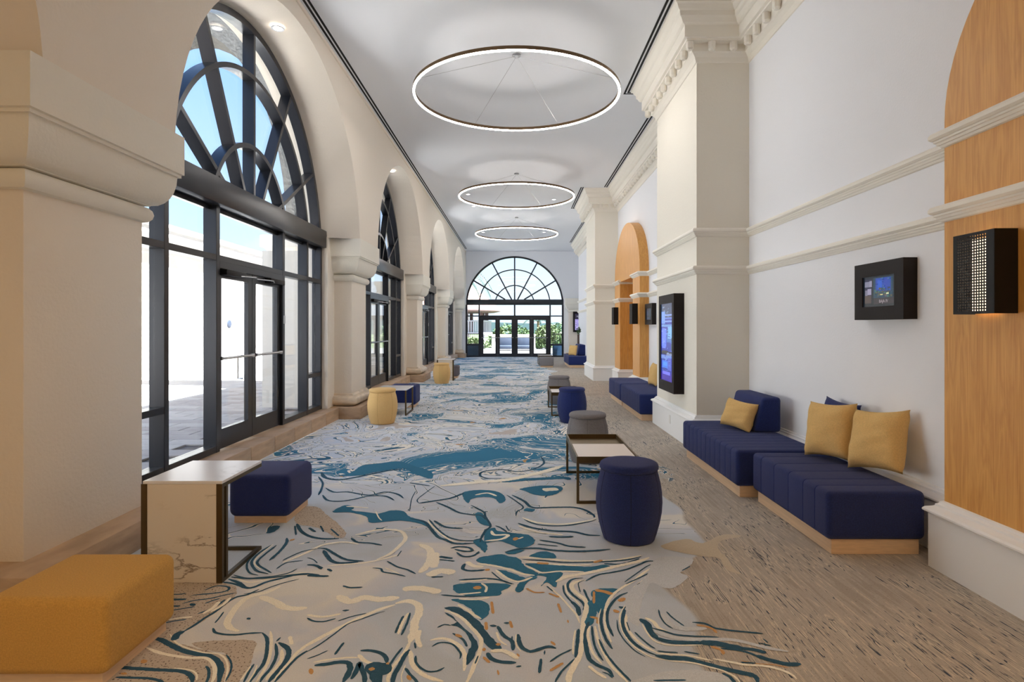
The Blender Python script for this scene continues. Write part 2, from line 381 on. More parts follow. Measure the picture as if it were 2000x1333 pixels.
def tag(o, label, cat, group=None):
    o['label'] = label; o['category'] = cat
    if group: o['group'] = group
    return o
def struct(o, label=None):
    o['kind'] = 'structure'
    if label: o['label'] = label
    return o
def copy_tree(o, parent=None):
    c = o.copy(); COL.objects.link(c); c.parent = parent
    for ch in list(o.children): copy_tree(ch, c)
    return c

CEIL = 5.35; WR = 2.85; XL = -2.57; XF = -3.13; YF = 30.3; YB = -5.0
# ---------------------------------------------------------------- floor and ceiling
struct(MB().box(-2.9, 3.7, YB, YF, -.12, 0).build('floor', 'carpet'), 'patterned carpet floor with blue and cream marbled swirls')
struct(MB().box(-3.6, 4.2, YB-.3, YF+.35, CEIL, CEIL+.3).build('ceiling', 'ceiling_white'), 'smooth pale ceiling')
# tufted swirls of the carpet design and one patch of painted shade, in millimetres on the floor: colour, width (0 = filled patch), x,y pairs
SWIRLS = (
'B0:-2067,3510,-1707,3510,-1572,3349,-1597,3068,-1659,2945,-1634,2858,-1389,2759,-1289,2708,-1206,2514,-1782,2514,-1790,2588,-1794,2995 '  # first patch: left side's tan shade laid into the carpet colour as taupe
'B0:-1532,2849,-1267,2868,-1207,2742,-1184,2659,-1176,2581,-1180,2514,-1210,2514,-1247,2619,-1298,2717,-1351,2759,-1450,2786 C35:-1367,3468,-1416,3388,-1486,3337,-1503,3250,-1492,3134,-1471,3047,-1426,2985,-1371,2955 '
'C48:-1429,3337,-1324,3274,-1255,3214,-1181,3191,-1120,3203 N29:-1791,2906,-1714,2877,-1638,2831,-1564,2786,-1479,2751,-1404,2734,-1346,2692,-1302,2635,-1277,2581,-1253,2514 '
'N24:-1788,2651,-1709,2635,-1628,2627,-1543,2619,-1467,2612,-1414,2588,-1380,2551,-1365,2514 N16:-1717,2566,-1640,2562,-1557,2555,-1489,2529 '
'C18:-1732,2804,-1644,2759,-1563,2734,-1479,2717,-1414,2717,-1365,2683,-1323,2627,-1296,2566,-1283,2514 C9:-1692,2925,-1619,2849,-1531,2795,-1436,2759,-1371,2751,-1317,2708,-1278,2651,-1252,2588,-1231,2522 '
'N9:-1329,2742,-1286,2692,-1258,2643,-1241,2588,-1233,2536 C8:-1507,2635,-1426,2619,-1383,2588,-1359,2543 N13:-1375,2651,-1346,2619,-1320,2566,-1308,2522 N35:-1640,2868,-1658,2925,-1639,2955 '
'N17:-1643,2945,-1621,3015,-1608,3090,-1589,3156,-1581,3250,-1560,3324,-1509,3362,-1474,3428 N12:-1945,3362,-1899,3362,-1861,3375 N23:-1903,3299,-1852,3299,-1820,3301 N17:-1863,3220,-1808,3220 N12:-1833,3168,-1781,3191,-1728,3214 '
'N24:-1769,3250,-1734,3226 N13:-1814,3250,-1767,3287,-1695,3311,-1640,3349,-1587,3382 N15:-1818,3349,-1773,3362,-1711,3375,-1654,3401,-1650,3441,-1687,3468,-1746,3468,-1777,3414 N12:-1692,3250,-1666,3287,-1639,3311 '
'N15:-1669,3134,-1633,3179,-1613,3238,-1604,3299 C22:-1642,3134,-1623,3203,-1626,3274 C18:-1611,3156,-1586,3238,-1588,3324 N12:-1783,3036,-1748,3057,-1694,3074 C15:-1786,3068,-1735,3090,-1678,3101 '
'N9:-1543,3156,-1534,3090,-1529,3036 N15:-1513,2985,-1482,2945,-1432,2925,-1370,2920,-1307,2935,-1249,2940 N17:-1249,2940,-1210,2896,-1178,2831,-1146,2742,-1128,2667,-1129,2596,-1126,2529 '
'C14:-1215,2955,-1174,2868,-1134,2759,-1110,2667,-1103,2596,-1100,2529 N11:-1152,2529,-1164,2604,-1169,2667 C8:-1172,2543,-1174,2596,-1176,2651 C7:-1152,2659,-1138,2596,-1135,2529 N11:-1146,2858,-1141,2896 '
'N25:-1132,2849,-1076,2804,-1046,2751,-1036,2675,-1041,2596,-1048,2529 N15:-1143,2840,-1099,2742,-1082,2643,-1086,2566,-1083,2529 C18:-1093,2786,-1062,2708,-1059,2643,-1065,2581,-1063,2543 C18:-1100,2906,-1062,2831 '
'C17:-986,2822,-1012,2759,-1015,2692,-1023,2619,-1028,2543 N14:-971,2777,-996,2717,-1008,2651,-1017,2581,-1022,2529 O24:-1687,2700,-1658,2675 O19:-1715,2596,-1684,2588 '
'N23:-1716,3567,-1623,3510,-1559,3448,-1515,3455,-1473,3524,-1399,3582,-1342,3626,-1270,3634 N20:-1726,3524,-1640,3496,-1556,3441 N13:-1714,3626,-1619,3582,-1549,3589,-1460,3611,-1391,3656,-1363,3718 '
'C17:-1681,3582,-1581,3524,-1515,3538,-1442,3596,-1363,3634,-1283,3672 N12:-1490,3718,-1464,3815,-1372,3849 N10:-1535,3369,-1465,3395,-1420,3455,-1371,3510,-1296,3567 N22:-1389,3090,-1369,3074 '
'C58:-999,3349,-910,3274,-844,3324,-758,3299,-651,3324 C64:-653,3428,-556,3441,-431,3388 C53:-542,3989,-523,3849,-520,3734 C70:-534,3611,-470,3687,-378,3656 N13:-1080,3090,-1037,3057,-983,3052,-931,3084 '
'C20:-1092,3123,-1004,3101,-919,3134 N10:-912,3057,-852,3106,-786,3140 C27:-1006,2795,-950,2887,-889,2980,-815,3084,-731,3179,-656,3238 C43:-658,3250,-597,3280,-534,3238,-513,3145,-518,3047,-506,2945,-509,2849 '
'C17:-507,2868,-515,2777,-530,2708,-547,2635,-549,2558,-535,2514 N9:-974,2759,-931,2831,-892,2925,-851,3026,-784,3090,-723,3145,-695,3162 N8:-947,2708,-910,2738,-876,2777 N13:-832,2742,-827,2804,-821,2849 '
'N27:-896,2655,-841,2667,-791,2683,-752,2675,-732,2635,-728,2588,-733,2529 O18:-906,2631,-885,2588 C12:-909,2679,-852,2700,-773,2717,-717,2717 N22:-704,2551,-699,2612,-702,2675,-674,2619,-651,2566,-638,2514 '
'C21:-724,2742,-683,2692,-641,2667 N21:-724,2777,-676,2777,-624,2755,-592,2717,-579,2675 N0:-671,2643,-652,2675,-617,2683,-557,2659,-553,2596,-576,2581,-569,2514,-604,2514,-638,2581 O28:-649,2627,-622,2627 O23:-581,2667,-565,2675 '
'N12:-564,2651,-552,2725,-534,2804 N21:-522,2514,-527,2581,-519,2651,-513,2717,-498,2786 C23:-491,2777,-472,2692,-442,2627,-399,2581,-351,2551,-310,2536 N14:-489,2635,-462,2588,-428,2543,-415,2514 O18:-470,2581,-450,2543 '
'C5:-479,2514,-496,2581,-493,2659 N14:-588,3112,-592,3026,-594,2935 C16:-567,3145,-579,3036,-578,2925 N12:-559,3145,-555,3047,-561,2915 N9:-485,2849,-471,2795 '
'N11:-397,2812,-372,2844,-343,2849,-302,2831,-268,2777,-255,2742,-257,2708 N12:-460,2734,-452,2683,-421,2635,-386,2608,-346,2612,-318,2639 C22:-414,2868,-358,2887,-305,2858,-261,2804,-236,2734,-230,2659,-230,2612 '
'C25:-479,2965,-475,2877,-448,2804 N13:-314,2935,-258,2877,-233,2812 O24:-298,2925,-265,2896 '
'N0:-379,3145,-332,3112,-293,3036,-246,2965,-200,2887,-181,2831,-186,2759,-205,2692,-220,2659,-224,2759,-215,2831,-236,2906,-278,2985,-332,3015,-305,3047 '
'N0:-386,3203,-332,3214,-273,3168,-214,3090,-167,3005,-138,2925,-100,2858,-69,2795,-107,2777,-148,2831,-181,2906,-229,3005,-288,3090,-337,3156 '
'T0:-364,3299,-275,3311,-194,3287,-146,3226,-147,3134,-181,3068,-205,3112,-255,3203,-321,3262 C21:-382,3168,-336,3145,-276,3079,-228,2995,-181,2906,-168,2849,-172,2759,-185,2675,-197,2596,-213,2514 '
'C19:-318,3238,-264,3179,-215,3112,-182,3079 T0:-366,3482,-291,3510,-207,3510,-117,3510,-33,3482,-84,3401,-94,3349,-197,3337,-277,3337,-352,3401 N15:-422,3356,-311,3337,-197,3343 C16:-325,3362,-257,3375,-200,3388 '
'C17:-319,3305,-223,3299,-151,3324 O46:-250,3448,-203,3448 C15:-207,3510,-174,3455,-177,3388 N19:-343,3553,-271,3564,-180,3574,-100,3553,-27,3496 C17:-335,3531,-239,3545,-174,3564 N23:-328,3799,-334,3718,-280,3687,-193,3703 '
'C38:-318,3832,-274,3766,-208,3750 T0:-260,3849,-191,3917,-98,3953,-30,3883,-29,3734,-119,3766,-198,3799 O40:-193,3710,-167,3695 O16:-137,3274,-123,3134 O17:-156,3047,-149,2965 N25:-134,2759,-113,2708,-67,2683,-2,2677 '
'O15:-151,2725,-121,2675 O26:-99,2831,-75,2831 O32:-160,2786,-143,2786 N7:-175,2734,-185,2667 N31:-506,3917,-415,3883 N16:-499,3866,-397,3840 N15:-830,3840,-747,3750,-674,3703,-613,3641 '
'N15:-897,3734,-842,3718,-819,3672,-738,3641,-668,3604 C10:-820,3734,-713,3641 N18:-513,3596,-440,3599 N17:-1007,3475,-958,3448,-889,3455 N21:-921,3168,-887,3174 N19:-1173,3718,-1135,3679 N20:-1322,3782,-1268,3774,-1207,3726 '
'N26:-1265,3619,-1201,3611,-1132,3608 N8:-1363,3900,-1312,3866,-1266,3807 C20:-1188,3766,-1109,3782,-968,3815,-853,3883,-774,3953 N13:-399,3989,-352,3926,-299,3926,-242,3989 N10:-396,2990,-364,3021,-332,3010 '
'T0:-178,3935,-17,3883,61,3750,134,3641,95,3596,9,3687,-93,3766,-238,3815 T0:-136,3703,-66,3687,34,3596,70,3567,9,3538,-58,3596 T0:55,3799,140,3799,293,3766,446,3750,566,3782,578,3734,436,3672,312,3687,223,3672,154,3672,99,3734 '
'T0:121,3626,211,3687,284,3656,253,3567,221,3455,178,3524,139,3468,181,3596 T0:77,3917,160,3989,241,3971,250,3900,143,3883 T44:9,3388,27,3482,58,3553,120,3596 '
'T0:435,3414,526,3441,592,3414,520,3324,479,3203,455,3112,434,3112,416,3226,418,3324 C26:-250,3799,-145,3766,-41,3703,34,3641,108,3619 C22:-130,3703,-71,3596,-15,3538,33,3538,95,3596 N10:-154,3672,-88,3553,-15,3496 '
'C26:10,3900,103,3900,235,3866,364,3840,496,3840,615,3849,713,3883,817,3935 N19:36,3869,168,3849,297,3819,428,3822,560,3832,668,3849,767,3886,814,3917 C23:49,3832,127,3815,230,3790,358,3774,475,3782 O30:127,3807,205,3799 '
'O26:492,3815,551,3857 C19:61,3766,123,3687,159,3656,261,3679,411,3672 N22:555,3799,658,3790,760,3849,793,3883 C35:232,3524,292,3596,382,3634,501,3687,612,3750,711,3799,799,3849,863,3900 '
'N17:408,3538,493,3626,586,3664,682,3710,773,3782,844,3840,912,3824 N9:912,3824,827,3766,750,3672,668,3567,636,3524 C40:912,3718,802,3596,708,3468,643,3375 '
'C18:904,3790,788,3672,701,3553,625,3468,551,3375,501,3274,467,3156,451,3047,445,2945,450,2849 N11:898,3766,809,3656,716,3567,636,3496 N10:762,3553,699,3482 '
'N16:395,3582,338,3567,303,3510,296,3428,318,3349,355,3274,365,3214,351,3179 C28:410,3553,346,3524,317,3468,333,3388,366,3324,382,3262,370,3179,344,3068,327,2945,307,2831 C28:309,2849,287,2734,257,2659,227,2581,217,2514 '
'N6:404,3553,363,3510,360,3428,362,3388 N11:271,3482,269,3388,290,3299,318,3238 N25:299,3274,326,3203,324,3112 C10:284,3496,286,3375,319,3299,345,3226 C13:175,3468,207,3414,247,3324,283,3214,312,3123,319,3036 N10:175,3468,206,3401 '
'N13:384,3428,391,3337,399,3262 T43:407,3287,405,3179,383,3090,357,3005 N22:367,3047,338,2925,327,2831,326,2742,334,2692,365,2651,401,2619,414,2566 O33:446,3414,491,3401,537,3362 O14:439,3401,419,3250 O20:379,3101,418,3079,411,3026 '
'N16:459,3179,434,3079,426,2985,428,2896,438,2831,446,2790 C6:450,3191,423,3090,411,2985,411,2877,421,2812 C14:367,3005,348,2925,346,2831,351,2759,367,2700,381,2667 N12:378,3005,369,2896,368,2812,377,2742,389,2692 '
'C15:393,3005,389,2896,395,2804,406,2717,422,2643,448,2581,472,2522 N12:396,2877,406,2777,426,2692,453,2612,489,2522 N16:634,3388,581,3349,529,3274,486,3179,467,3090,460,3005,469,2906 O30:560,3274,598,3318 O29:516,3179,535,3145 '
'N32:549,3214,575,3191 C9:662,3414,625,3311,580,3214,540,3123,523,3026,526,2915,547,2822,583,2759,620,2717,680,2696 N19:660,3401,618,3274,571,3168,544,3068,534,2985,542,2896,567,2822,603,2768,639,2738 '
'C16:576,3134,554,3036,556,2945,579,2858,614,2795,649,2759 N7:514,3068,504,2965,517,2868,548,2777,585,2725 N11:649,3287,617,3179 N6:560,3047,558,2955 N10:581,2945,600,2887,632,2812,647,2795 '
'N23:7,2925,12,2849,31,2795,64,2768,102,2786,151,2812,184,2795 N9:131,2777,127,2742 N14:111,2708,98,2596 C7:-2,2925,-2,2831,21,2768 N21:-95,3005,-73,2935,-52,2896,-22,2858,-17,2777 N8:-22,2906,-22,2849 '
'C12:-98,2945,-81,2868,-46,2822 N22:-134,3010,-100,3005 N19:-65,3036,-34,3036 O14:-34,3057,-23,2985 C28:-121,2768,-69,2777,-31,2751,7,2708 N15:-2,2643,20,2651 O13:2,2751,12,2725 O14:56,3441,101,3388,159,3388 O17:182,3375,236,3324 '
'O14:225,3250,234,3145 O10:262,3068,262,3036 O16:164,2858,181,2822 O15:145,2612,208,2675 O9:-83,2619,-77,2581 N10:149,2683,194,2734,255,2786 N17:308,2975,293,2877,279,2786,267,2717 N10:262,2708,230,2659,194,2604,162,2529 '
'C8:291,2965,270,2849,258,2742 C17:319,2651,345,2604,383,2558 N8:372,2604,396,2588,409,2558 G0:913,3883,1138,3883,1052,3718,997,3656,1030,3596,918,3455,856,3441,789,3510,724,3375,655,3179,614,3005,572,3112,626,3375,768,3582 '
'G0:488,2514,600,2588,741,2619,828,2612,889,2581,896,2514 S0:985,4100,1199,4239,1290,4159,1482,4323,1621,4301,1432,4199,1359,4025,1364,3883,1350,3734,1363,3634,1301,3703,1311,3883,1215,3917,1088,3989 '
'G29:677,2945,733,2906,814,2877,893,2877,961,2877,1047,2868,1115,2831,1182,2795,1256,2768 G38:763,3134,768,3047,804,2985,872,2975,946,2985 N35:633,2734,702,2713,766,2708,821,2675,883,2643,929,2619,983,2596,1023,2573,1018,2529 '
'C14:638,2755,710,2742,783,2734,840,2708,881,2692 C17:887,2708,952,2683,1016,2659,1090,2651,1147,2627,1184,2588,1193,2551 O7:1010,2692,1074,2667,1143,2659,1196,2635 C11:679,2692,784,2675,847,2643,900,2612,936,2566,943,2514 '
'N17:890,2596,914,2566,920,2522 N35:634,3079,659,3026,657,2945,678,2887 N34:670,2891,729,2854,805,2844,882,2844 N46:873,2844,949,2840,998,2812,1058,2795 N27:1049,2796,1110,2781,1147,2755 C22:663,3090,695,3047,707,2985,742,2945 '
'C10:634,3026,642,2925,662,2858,713,2826,798,2822,877,2826 N14:676,2985,725,2955,776,2920,852,2906,920,2901,978,2896 N8:753,3179,745,3101,753,3026,777,2980 N9:790,3156,805,3090,840,3005 '
'N15:892,3042,951,3031,987,2985,1041,2965,1107,2950,1205,2930 O15:905,3015,967,2985,981,2935 N10:1150,2844,1197,2817 N8:1185,2882,1194,2844 N15:953,2795,1025,2781,1071,2755,1103,2717 N31:1091,2734,1155,2688,1209,2663,1265,2667 '
'O17:911,2812,952,2777,945,2742 N11:652,2773,687,2764,743,2759 N11:774,2768,838,2746 N10:1001,2679,1066,2671 N12:580,2540,720,2543 N9:1018,3687,1089,3758 '
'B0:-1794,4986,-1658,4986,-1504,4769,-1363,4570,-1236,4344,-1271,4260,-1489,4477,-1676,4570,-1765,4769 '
'T0:-1492,4861,-1444,5043,-1351,4986,-1345,4902,-1198,4848,-1109,4821,-1027,4902,-921,4875,-847,4743,-699,4618,-647,4477,-738,4570,-909,4643,-1119,4594,-1188,4743,-1347,4848 '
'T0:-1805,6052,-1706,6180,-1672,6500,-1517,6598,-1311,6698,-1086,6452,-888,6223,-846,5929,-1054,6136,-1201,6359,-1431,6223,-1598,6052 C11:-1146,4875,-1085,4718,-1044,4643 C21:-1427,5014,-1228,4972 '
'N20:-1770,5351,-1809,5554,-1870,5773,-1988,6010 N25:-1782,5589,-1663,5450,-1533,5450,-1322,5351,-1197,5450,-1072,5383,-993,5254 N24:-1733,5351,-1638,5192,-1522,5162,-1415,5223,-1314,5318,-1168,5318,-1061,5192 '
'N40:-2012,6180,-1903,5969,-1757,5889,-1628,5969,-1505,6094,-1334,6268,-1192,6313 C29:-1164,4323,-1019,4432,-863,4410,-790,4260,-803,4100,-841,3953,-902,3866 C50:-669,4139,-581,4025,-558,3815,-591,3656 '
'C24:-1490,3815,-1402,3971,-1335,4120,-1211,4179,-1093,4139 N27:-1676,4570,-1587,4410,-1489,4301,-1384,4249,-1260,4249 N14:-1674,4523,-1592,4323 N21:-1550,4477,-1474,4388 N14:-1481,4523,-1414,4388 N15:-1382,4454,-1276,4301 '
'N20:-1176,4260,-1111,4179,-1013,4159,-926,4120 N22:-1351,4062,-1292,4053,-1212,3971,-1125,3883,-1056,3849,-981,3840 N28:-1297,4025,-1235,3917,-1176,3832,-1110,3807,-1010,3824 N12:-1355,4053,-1428,4007,-1477,3917,-1503,3849 '
'N21:-1635,4260,-1604,4179,-1587,4062,-1584,3953,-1589,3849 O49:-1594,4229,-1569,4219 N16:-1651,4120,-1660,3971,-1661,3849,-1633,3782,-1567,3718,-1497,3656 N17:-1687,4120,-1708,3989,-1702,3866,-1671,3782,-1598,3687,-1509,3641 '
'N13:-1732,4044,-1720,3849,-1689,3750,-1628,3656,-1562,3619 C9:-1680,4139,-1688,3989,-1685,3866,-1652,3782,-1579,3703 N18:-1712,3596,-1616,3574,-1485,3582,-1376,3619,-1285,3641,-1193,3626 N16:-1322,3782,-1265,3766,-1208,3710 '
'N8:-772,4016,-780,3917 N0:-1820,4355,-1850,4500,-1785,4512,-1774,4388 N8:-871,4875,-915,5223,-923,5484 T94:-144,5811,55,5889,258,5929,464,5969,518,5889 T0:33,5554,198,5661,382,5661,432,5554,325,5351,178,5351,80,5484 '
'T0:-480,5450,-325,5519,-163,5450,-94,5223,-144,5102,-202,5254,-312,5286,-397,5223,-414,5102,-474,5286 T0:-334,4821,-286,4848,-246,4718,-189,4523,-220,4523,-287,4594 '
'T0:-230,4410,-165,4477,-139,4410,-34,4366,85,4323,126,4219,102,4120,24,4062,-32,4120,-118,4199,-218,4179 T0:-305,4199,-250,4239,-201,4120,-208,3989,-247,4062 T0:-78,3989,-3,4034,52,4025,-30,3953 '
'T0:91,3935,175,4007,241,3971,249,3883,130,3900 T0:-260,3849,-218,3917,-97,3917,-3,3900,36,3815,-29,3799,-185,3799 T79:63,4930,147,4902 C87:506,6500,327,6268,109,6052,-96,5889,-343,5811,-534,5735,-721,5661 '
'N26:280,6964,299,6598,167,6313,5,6223,-156,6313,-346,6223,-367,6052,-290,5949,-147,5949 C101:241,5519,384,5554 C28:-370,5351,-264,5417,-177,5318 N31:-833,5102,-728,5162,-579,5254,-477,5417 '
'N10:-833,5102,-862,5223,-811,5484,-769,5661 N21:-818,5661,-1031,5773 N24:-689,5132,-567,4986,-468,4848,-365,4795,-281,4769,-243,4668 N19:-384,5043,-326,4958,-261,4848,-247,4743,-197,4523,-230,4410,-251,4260,-254,4179 '
'C27:-185,4410,-159,4323,-63,4323,-105,4239,-219,4199 O67:-25,4249,11,4239 C15:11,4239,48,4280 N16:-159,4523,-119,4477,-71,4388 N9:-81,4523,-57,4410 N25:-639,4643,-561,4523,-494,4477,-401,4466 '
'N27:-838,4693,-714,4618,-647,4477,-560,4280,-494,4219,-422,4149,-288,4159 C16:-687,4643,-616,4477,-536,4323,-449,4199,-348,4199 N17:-682,4668,-601,4477,-504,4301,-407,4219,-306,4209,-251,4260 '
'N22:-448,4062,-395,4091,-324,4072,-299,4016,-346,4007,-418,4044 N15:-399,3989,-352,3917,-285,3926,-250,4007 N14:-87,5351,-4,5162,55,4986,4,4875,-4,4769 N30:-41,5351,66,5162,132,4986,303,4986,473,4986,566,4902,615,4769,609,4718 '
'N18:60,4668,167,4547,352,4523,514,4594,618,4668 C29:44,4718,161,4594,355,4558,560,4643,622,4693 N29:12,4582,119,4477,268,4410,416,4388,514,4323,601,4312 C27:12,4523,154,4388,336,4323 N22:162,4219,288,4159,361,4100,471,4081 '
'N15:145,4139,284,4100 N29:231,4291,318,4280,407,4291 N28:-78,3989,10,4044,135,4062,244,4025,380,4007,518,4016,632,4044 ')
def crom(P, closed, step=.012):
    n = len(P); out_ = []
    rng = range(n if closed else n-1)
    for i in rng:
        p0, p1, p2, p3 = (P[(i-1) % n] if closed else P[max(i-1, 0)]), P[i], P[(i+1) % n], (P[(i+2) % n] if closed else P[min(i+2, n-1)])
        m = max(2, min(60, int((p2-p1).length/step)))
        for k in range(m):
            t = k/m; out_.append(.5*((2*p1)+(p2-p0)*t+(2*p0-5*p1+4*p2-p3)*t*t+(3*p1-p0-3*p2+p3)*t**3))
    if not closed: out_.append(P[-1])
    return out_
floor_ = bpy.data.objects['floor']; sw = {}; rs_ = random.Random(21)
for i, tok in enumerate(SWIRLS.split()):
    hd, nums = tok.split(':'); c, wd = hd[0], int(hd[1:])/1000; v_ = [int(q)/1000 for q in nums.split(',')]
    P_ = [Vector((v_[k], v_[k+1])) for k in range(0, len(v_), 2)]
    mb = sw.setdefault(c, MB()); z = .0008+i*.000005
    if wd == 0:
        q = crom(P_, True, .02); q = [p+Vector((rs_.uniform(-.004, .004), rs_.uniform(-.004, .004))) for p in q]
        mb.add([(p.x, p.y, z) for p in q], [tuple(range(len(q)))])
    else:
        q = crom(P_, False); n = len(q); vs = []
        for k, p in enumerate(q):
            d = (q[min(k+1, n-1)]-q[max(k-1, 0)]); d = d.normalized() if d.length else Vector((1, 0)); nn = Vector((-d.y, d.x))
            e_ = min(k, n-1-k)/max(1, n-1); tp = min(1, .35+e_*5.5); h1 = wd/2*tp*rs_.uniform(.88, 1.12); h2 = wd/2*tp*rs_.uniform(.88, 1.12)
            vs += [(p.x+nn.x*h1, p.y+nn.y*h1, z), (p.x-nn.x*h2, p.y-nn.y*h2, z)]
        mb.add(vs, [(2*k, 2*k+1, 2*k+3, 2*k+2) for k in range(n-1)])
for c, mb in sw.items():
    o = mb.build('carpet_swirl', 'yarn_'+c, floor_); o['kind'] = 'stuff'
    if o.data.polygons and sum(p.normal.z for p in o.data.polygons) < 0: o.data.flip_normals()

# ---------------------------------------------------------------- left arcade wall
AC = [7.17+6.58*k for k in range(4)]; ACALL = [7.17-6.58*2, .59]+AC
PC = [3.87]+[10.46+6.58*k for k in range(4)]
za, aa, ba = 2.77, 2.67, 2.34
zc, RW = 2.62, 2.46
lw = empty('wall_left'); struct(lw, 'plastered arcade wall with tall window arches')
mb = MB(); N_ = 40
def arch_pts(a, b, zc0, zlow, n=N_):
    t0 = math.asin(max(0, (zlow-zc0)/b)); return [(-a*math.cos(t0+(PI-2*t0)*i/n), zc0+b*math.sin(t0+(PI-2*t0)*i/n)) for i in range(n+1)]
front = arch_pts(aa, ba, za, 2.95); back = arch_pts(RW+.03, RW+.03, zc, 2.95)
edges = [YB]
XBK = -3.45
for yc in ACALL:
    for i in range(N_):
        (y0, z0), (y1, z1) = front[i], front[i+1]; (b0, c0), (b1, c1) = back[i], back[i+1]
        mb.add([(XL, yc+y0, z0), (XL, yc+y1, z1), (XL, yc+y1, CEIL+.05), (XL, yc+y0, CEIL+.05)], [(0, 1, 2, 3)])
        mb.add([(XL, yc+y0, z0), (XL, yc+y1, z1), (XF, yc+b1, c1), (XF, yc+b0, c0)], [(0, 1, 2, 3)])
        mb.add([(XF, yc+b0, c0), (XF, yc+b1, c1), (XBK, yc+b1, c1), (XBK, yc+b0, c0)], [(0, 1, 2, 3)])
        mb.add([(XBK, yc+b0, c0), (XBK, yc+b1, c1), (XBK, yc+b1, 7.0), (XBK, yc+b0, 7.0)], [(0, 1, 2, 3)], 1)
fy = front[-1][0]; by = back[-1][0]
gaps = []
prev = YB
for yc in ACALL+[None]:
    nxt = yc-fy if yc is not None else YF+.3
    if nxt > prev: gaps.append((prev, nxt))
    if yc is not None: prev = yc+fy
for (g0, g1) in gaps:
    d = fy-by
    mb.add([(XL, g0, 2.95), (XL, g1, 2.95), (XL, g1, CEIL+.05), (XL, g0, CEIL+.05)], [(0, 1, 2, 3)])
    mb.add([(XBK, g0-d, 0), (XBK, g1+d, 0), (XBK, g1+d, 7.0), (XBK, g0-d, 7.0)], [(0, 1, 2, 3)], 1)
    mb.box(XBK+.01, -3.04, max(g0, YB)-d, g1+d, 0, 2.96)
mb.box(-3.6, XBK, YB, YF+.3, 6.9, 7.0)
mb.build('arcade_wall', ['plaster_left', 'courtyard_wall'], lw)
# blind bays beside and behind the camera
for yc in ACALL[:2]:
    MB().box(-3.3, -3.14, yc-2.6, yc+2.6, 0, 5.2).build('bay_infill', 'plaster_left', lw)
MB().box(XL-.01, XL+.02, YB, YF, CEIL-.05, CEIL).build('picture_bead', 'plaster_left', lw)

def pier_parts(hw, torus=True, xs=-2.75):
    u = lambda w_: [(-3.3, -hw), (xs, -hw), (xs, hw), (-3.3, hw)]
    sh = MB(); sh.box(-3.3, xs, -hw, hw, .17, 2.9)
    s_ = sh.mesh('pier', 'plaster_left', bevel=.006)
    cap = MB()
    prof = [(0, 2.27)]+[(.055*math.sin(PI*t/6), 2.33-.06*math.cos(PI*t/6)) for t in range(0, 7)]+[(.035, 2.395)]
    prof += [(.04+.125*math.sin(t/6*PI/2), 2.40+.24*(1-math.cos(t/6*PI/2))) for t in range(0, 7)]
    prof += [(.185, 2.64), (.185, 2.66), (.20, 2.665), (.20, 2.955), (-.1, 2.955)]
    cap.sweep(prof, u(0), side=-1, close_ends=False)
    c_ = cap.mesh('capital', 'plaster_cream', smooth=True, angle=30)
    bl = MB().box(-3.3, -2.543, -hw-.22, hw+.22, 0, .193).mesh('plinth_block', 'travertine', bevel=.008)
    t_ = None
    if torus:
        tp = MB(); prof = [(0, .40), (.02, .40), (.03, .37)]+[(.03+.085*math.sin(PI*t/8), .285+.085*math.cos(PI*t/8)) for t in range(0, 9)]+[(.0, .20)]
        tp.sweep([(a, z) for a, z in prof], u(0), side=-1, close_ends=False); t_ = tp.mesh('torus_base', 'travertine_base', smooth=True, angle=50)
    return s_, c_, bl, t_
std = pier_parts(.47); first = pier_parts(.53, False)
def put_pier(y, meshes, parent, loc=None, rz=0):
    p = bpy.data.objects.new('pier', meshes[0]); COL.objects.link(p); p.parent = parent; p.location = loc or (0, y, 0); p.rotation_euler = (0, 0, rz)
    for nm, me in zip(('capital', 'plinth_block', 'torus_base'), meshes[1:]):
        if me is None: continue
        q = bpy.data.objects.new(nm, me); COL.objects.link(q); q.parent = p
    return p
put_pier(3.87, first, lw); put_pier(-2.71, std, lw)
for y in PC[1:]: put_pier(y, std, lw)
# stone curb between the pier blocks, cut in slabs
curb = empty('trim_1'); struct(curb, 'travertine curb below the left windows')
cs = {}
ends = [(-2.71, .69), (3.87, .75)]+[(y, .69) for y in PC[1:]]
for i in range(len(ends)-1):
    y0 = ends[i][0]+ends[i][1]; y1 = ends[i+1][0]-ends[i+1][1]; n = 8; L_ = (y1-y0)/n
    key = round(L_, 3)
    if key not in cs: cs[key] = MB().box(-3.33, -2.9, .004, L_-.004, 0, .19).mesh('stone', 'travertine', bevel=.006)
    for k in range(n):
        o = bpy.data.objects.new('stone', cs[key]); COL.objects.link(o); o.parent = curb; o.location = (0, y0+k*L_, random.uniform(-.002, 0))

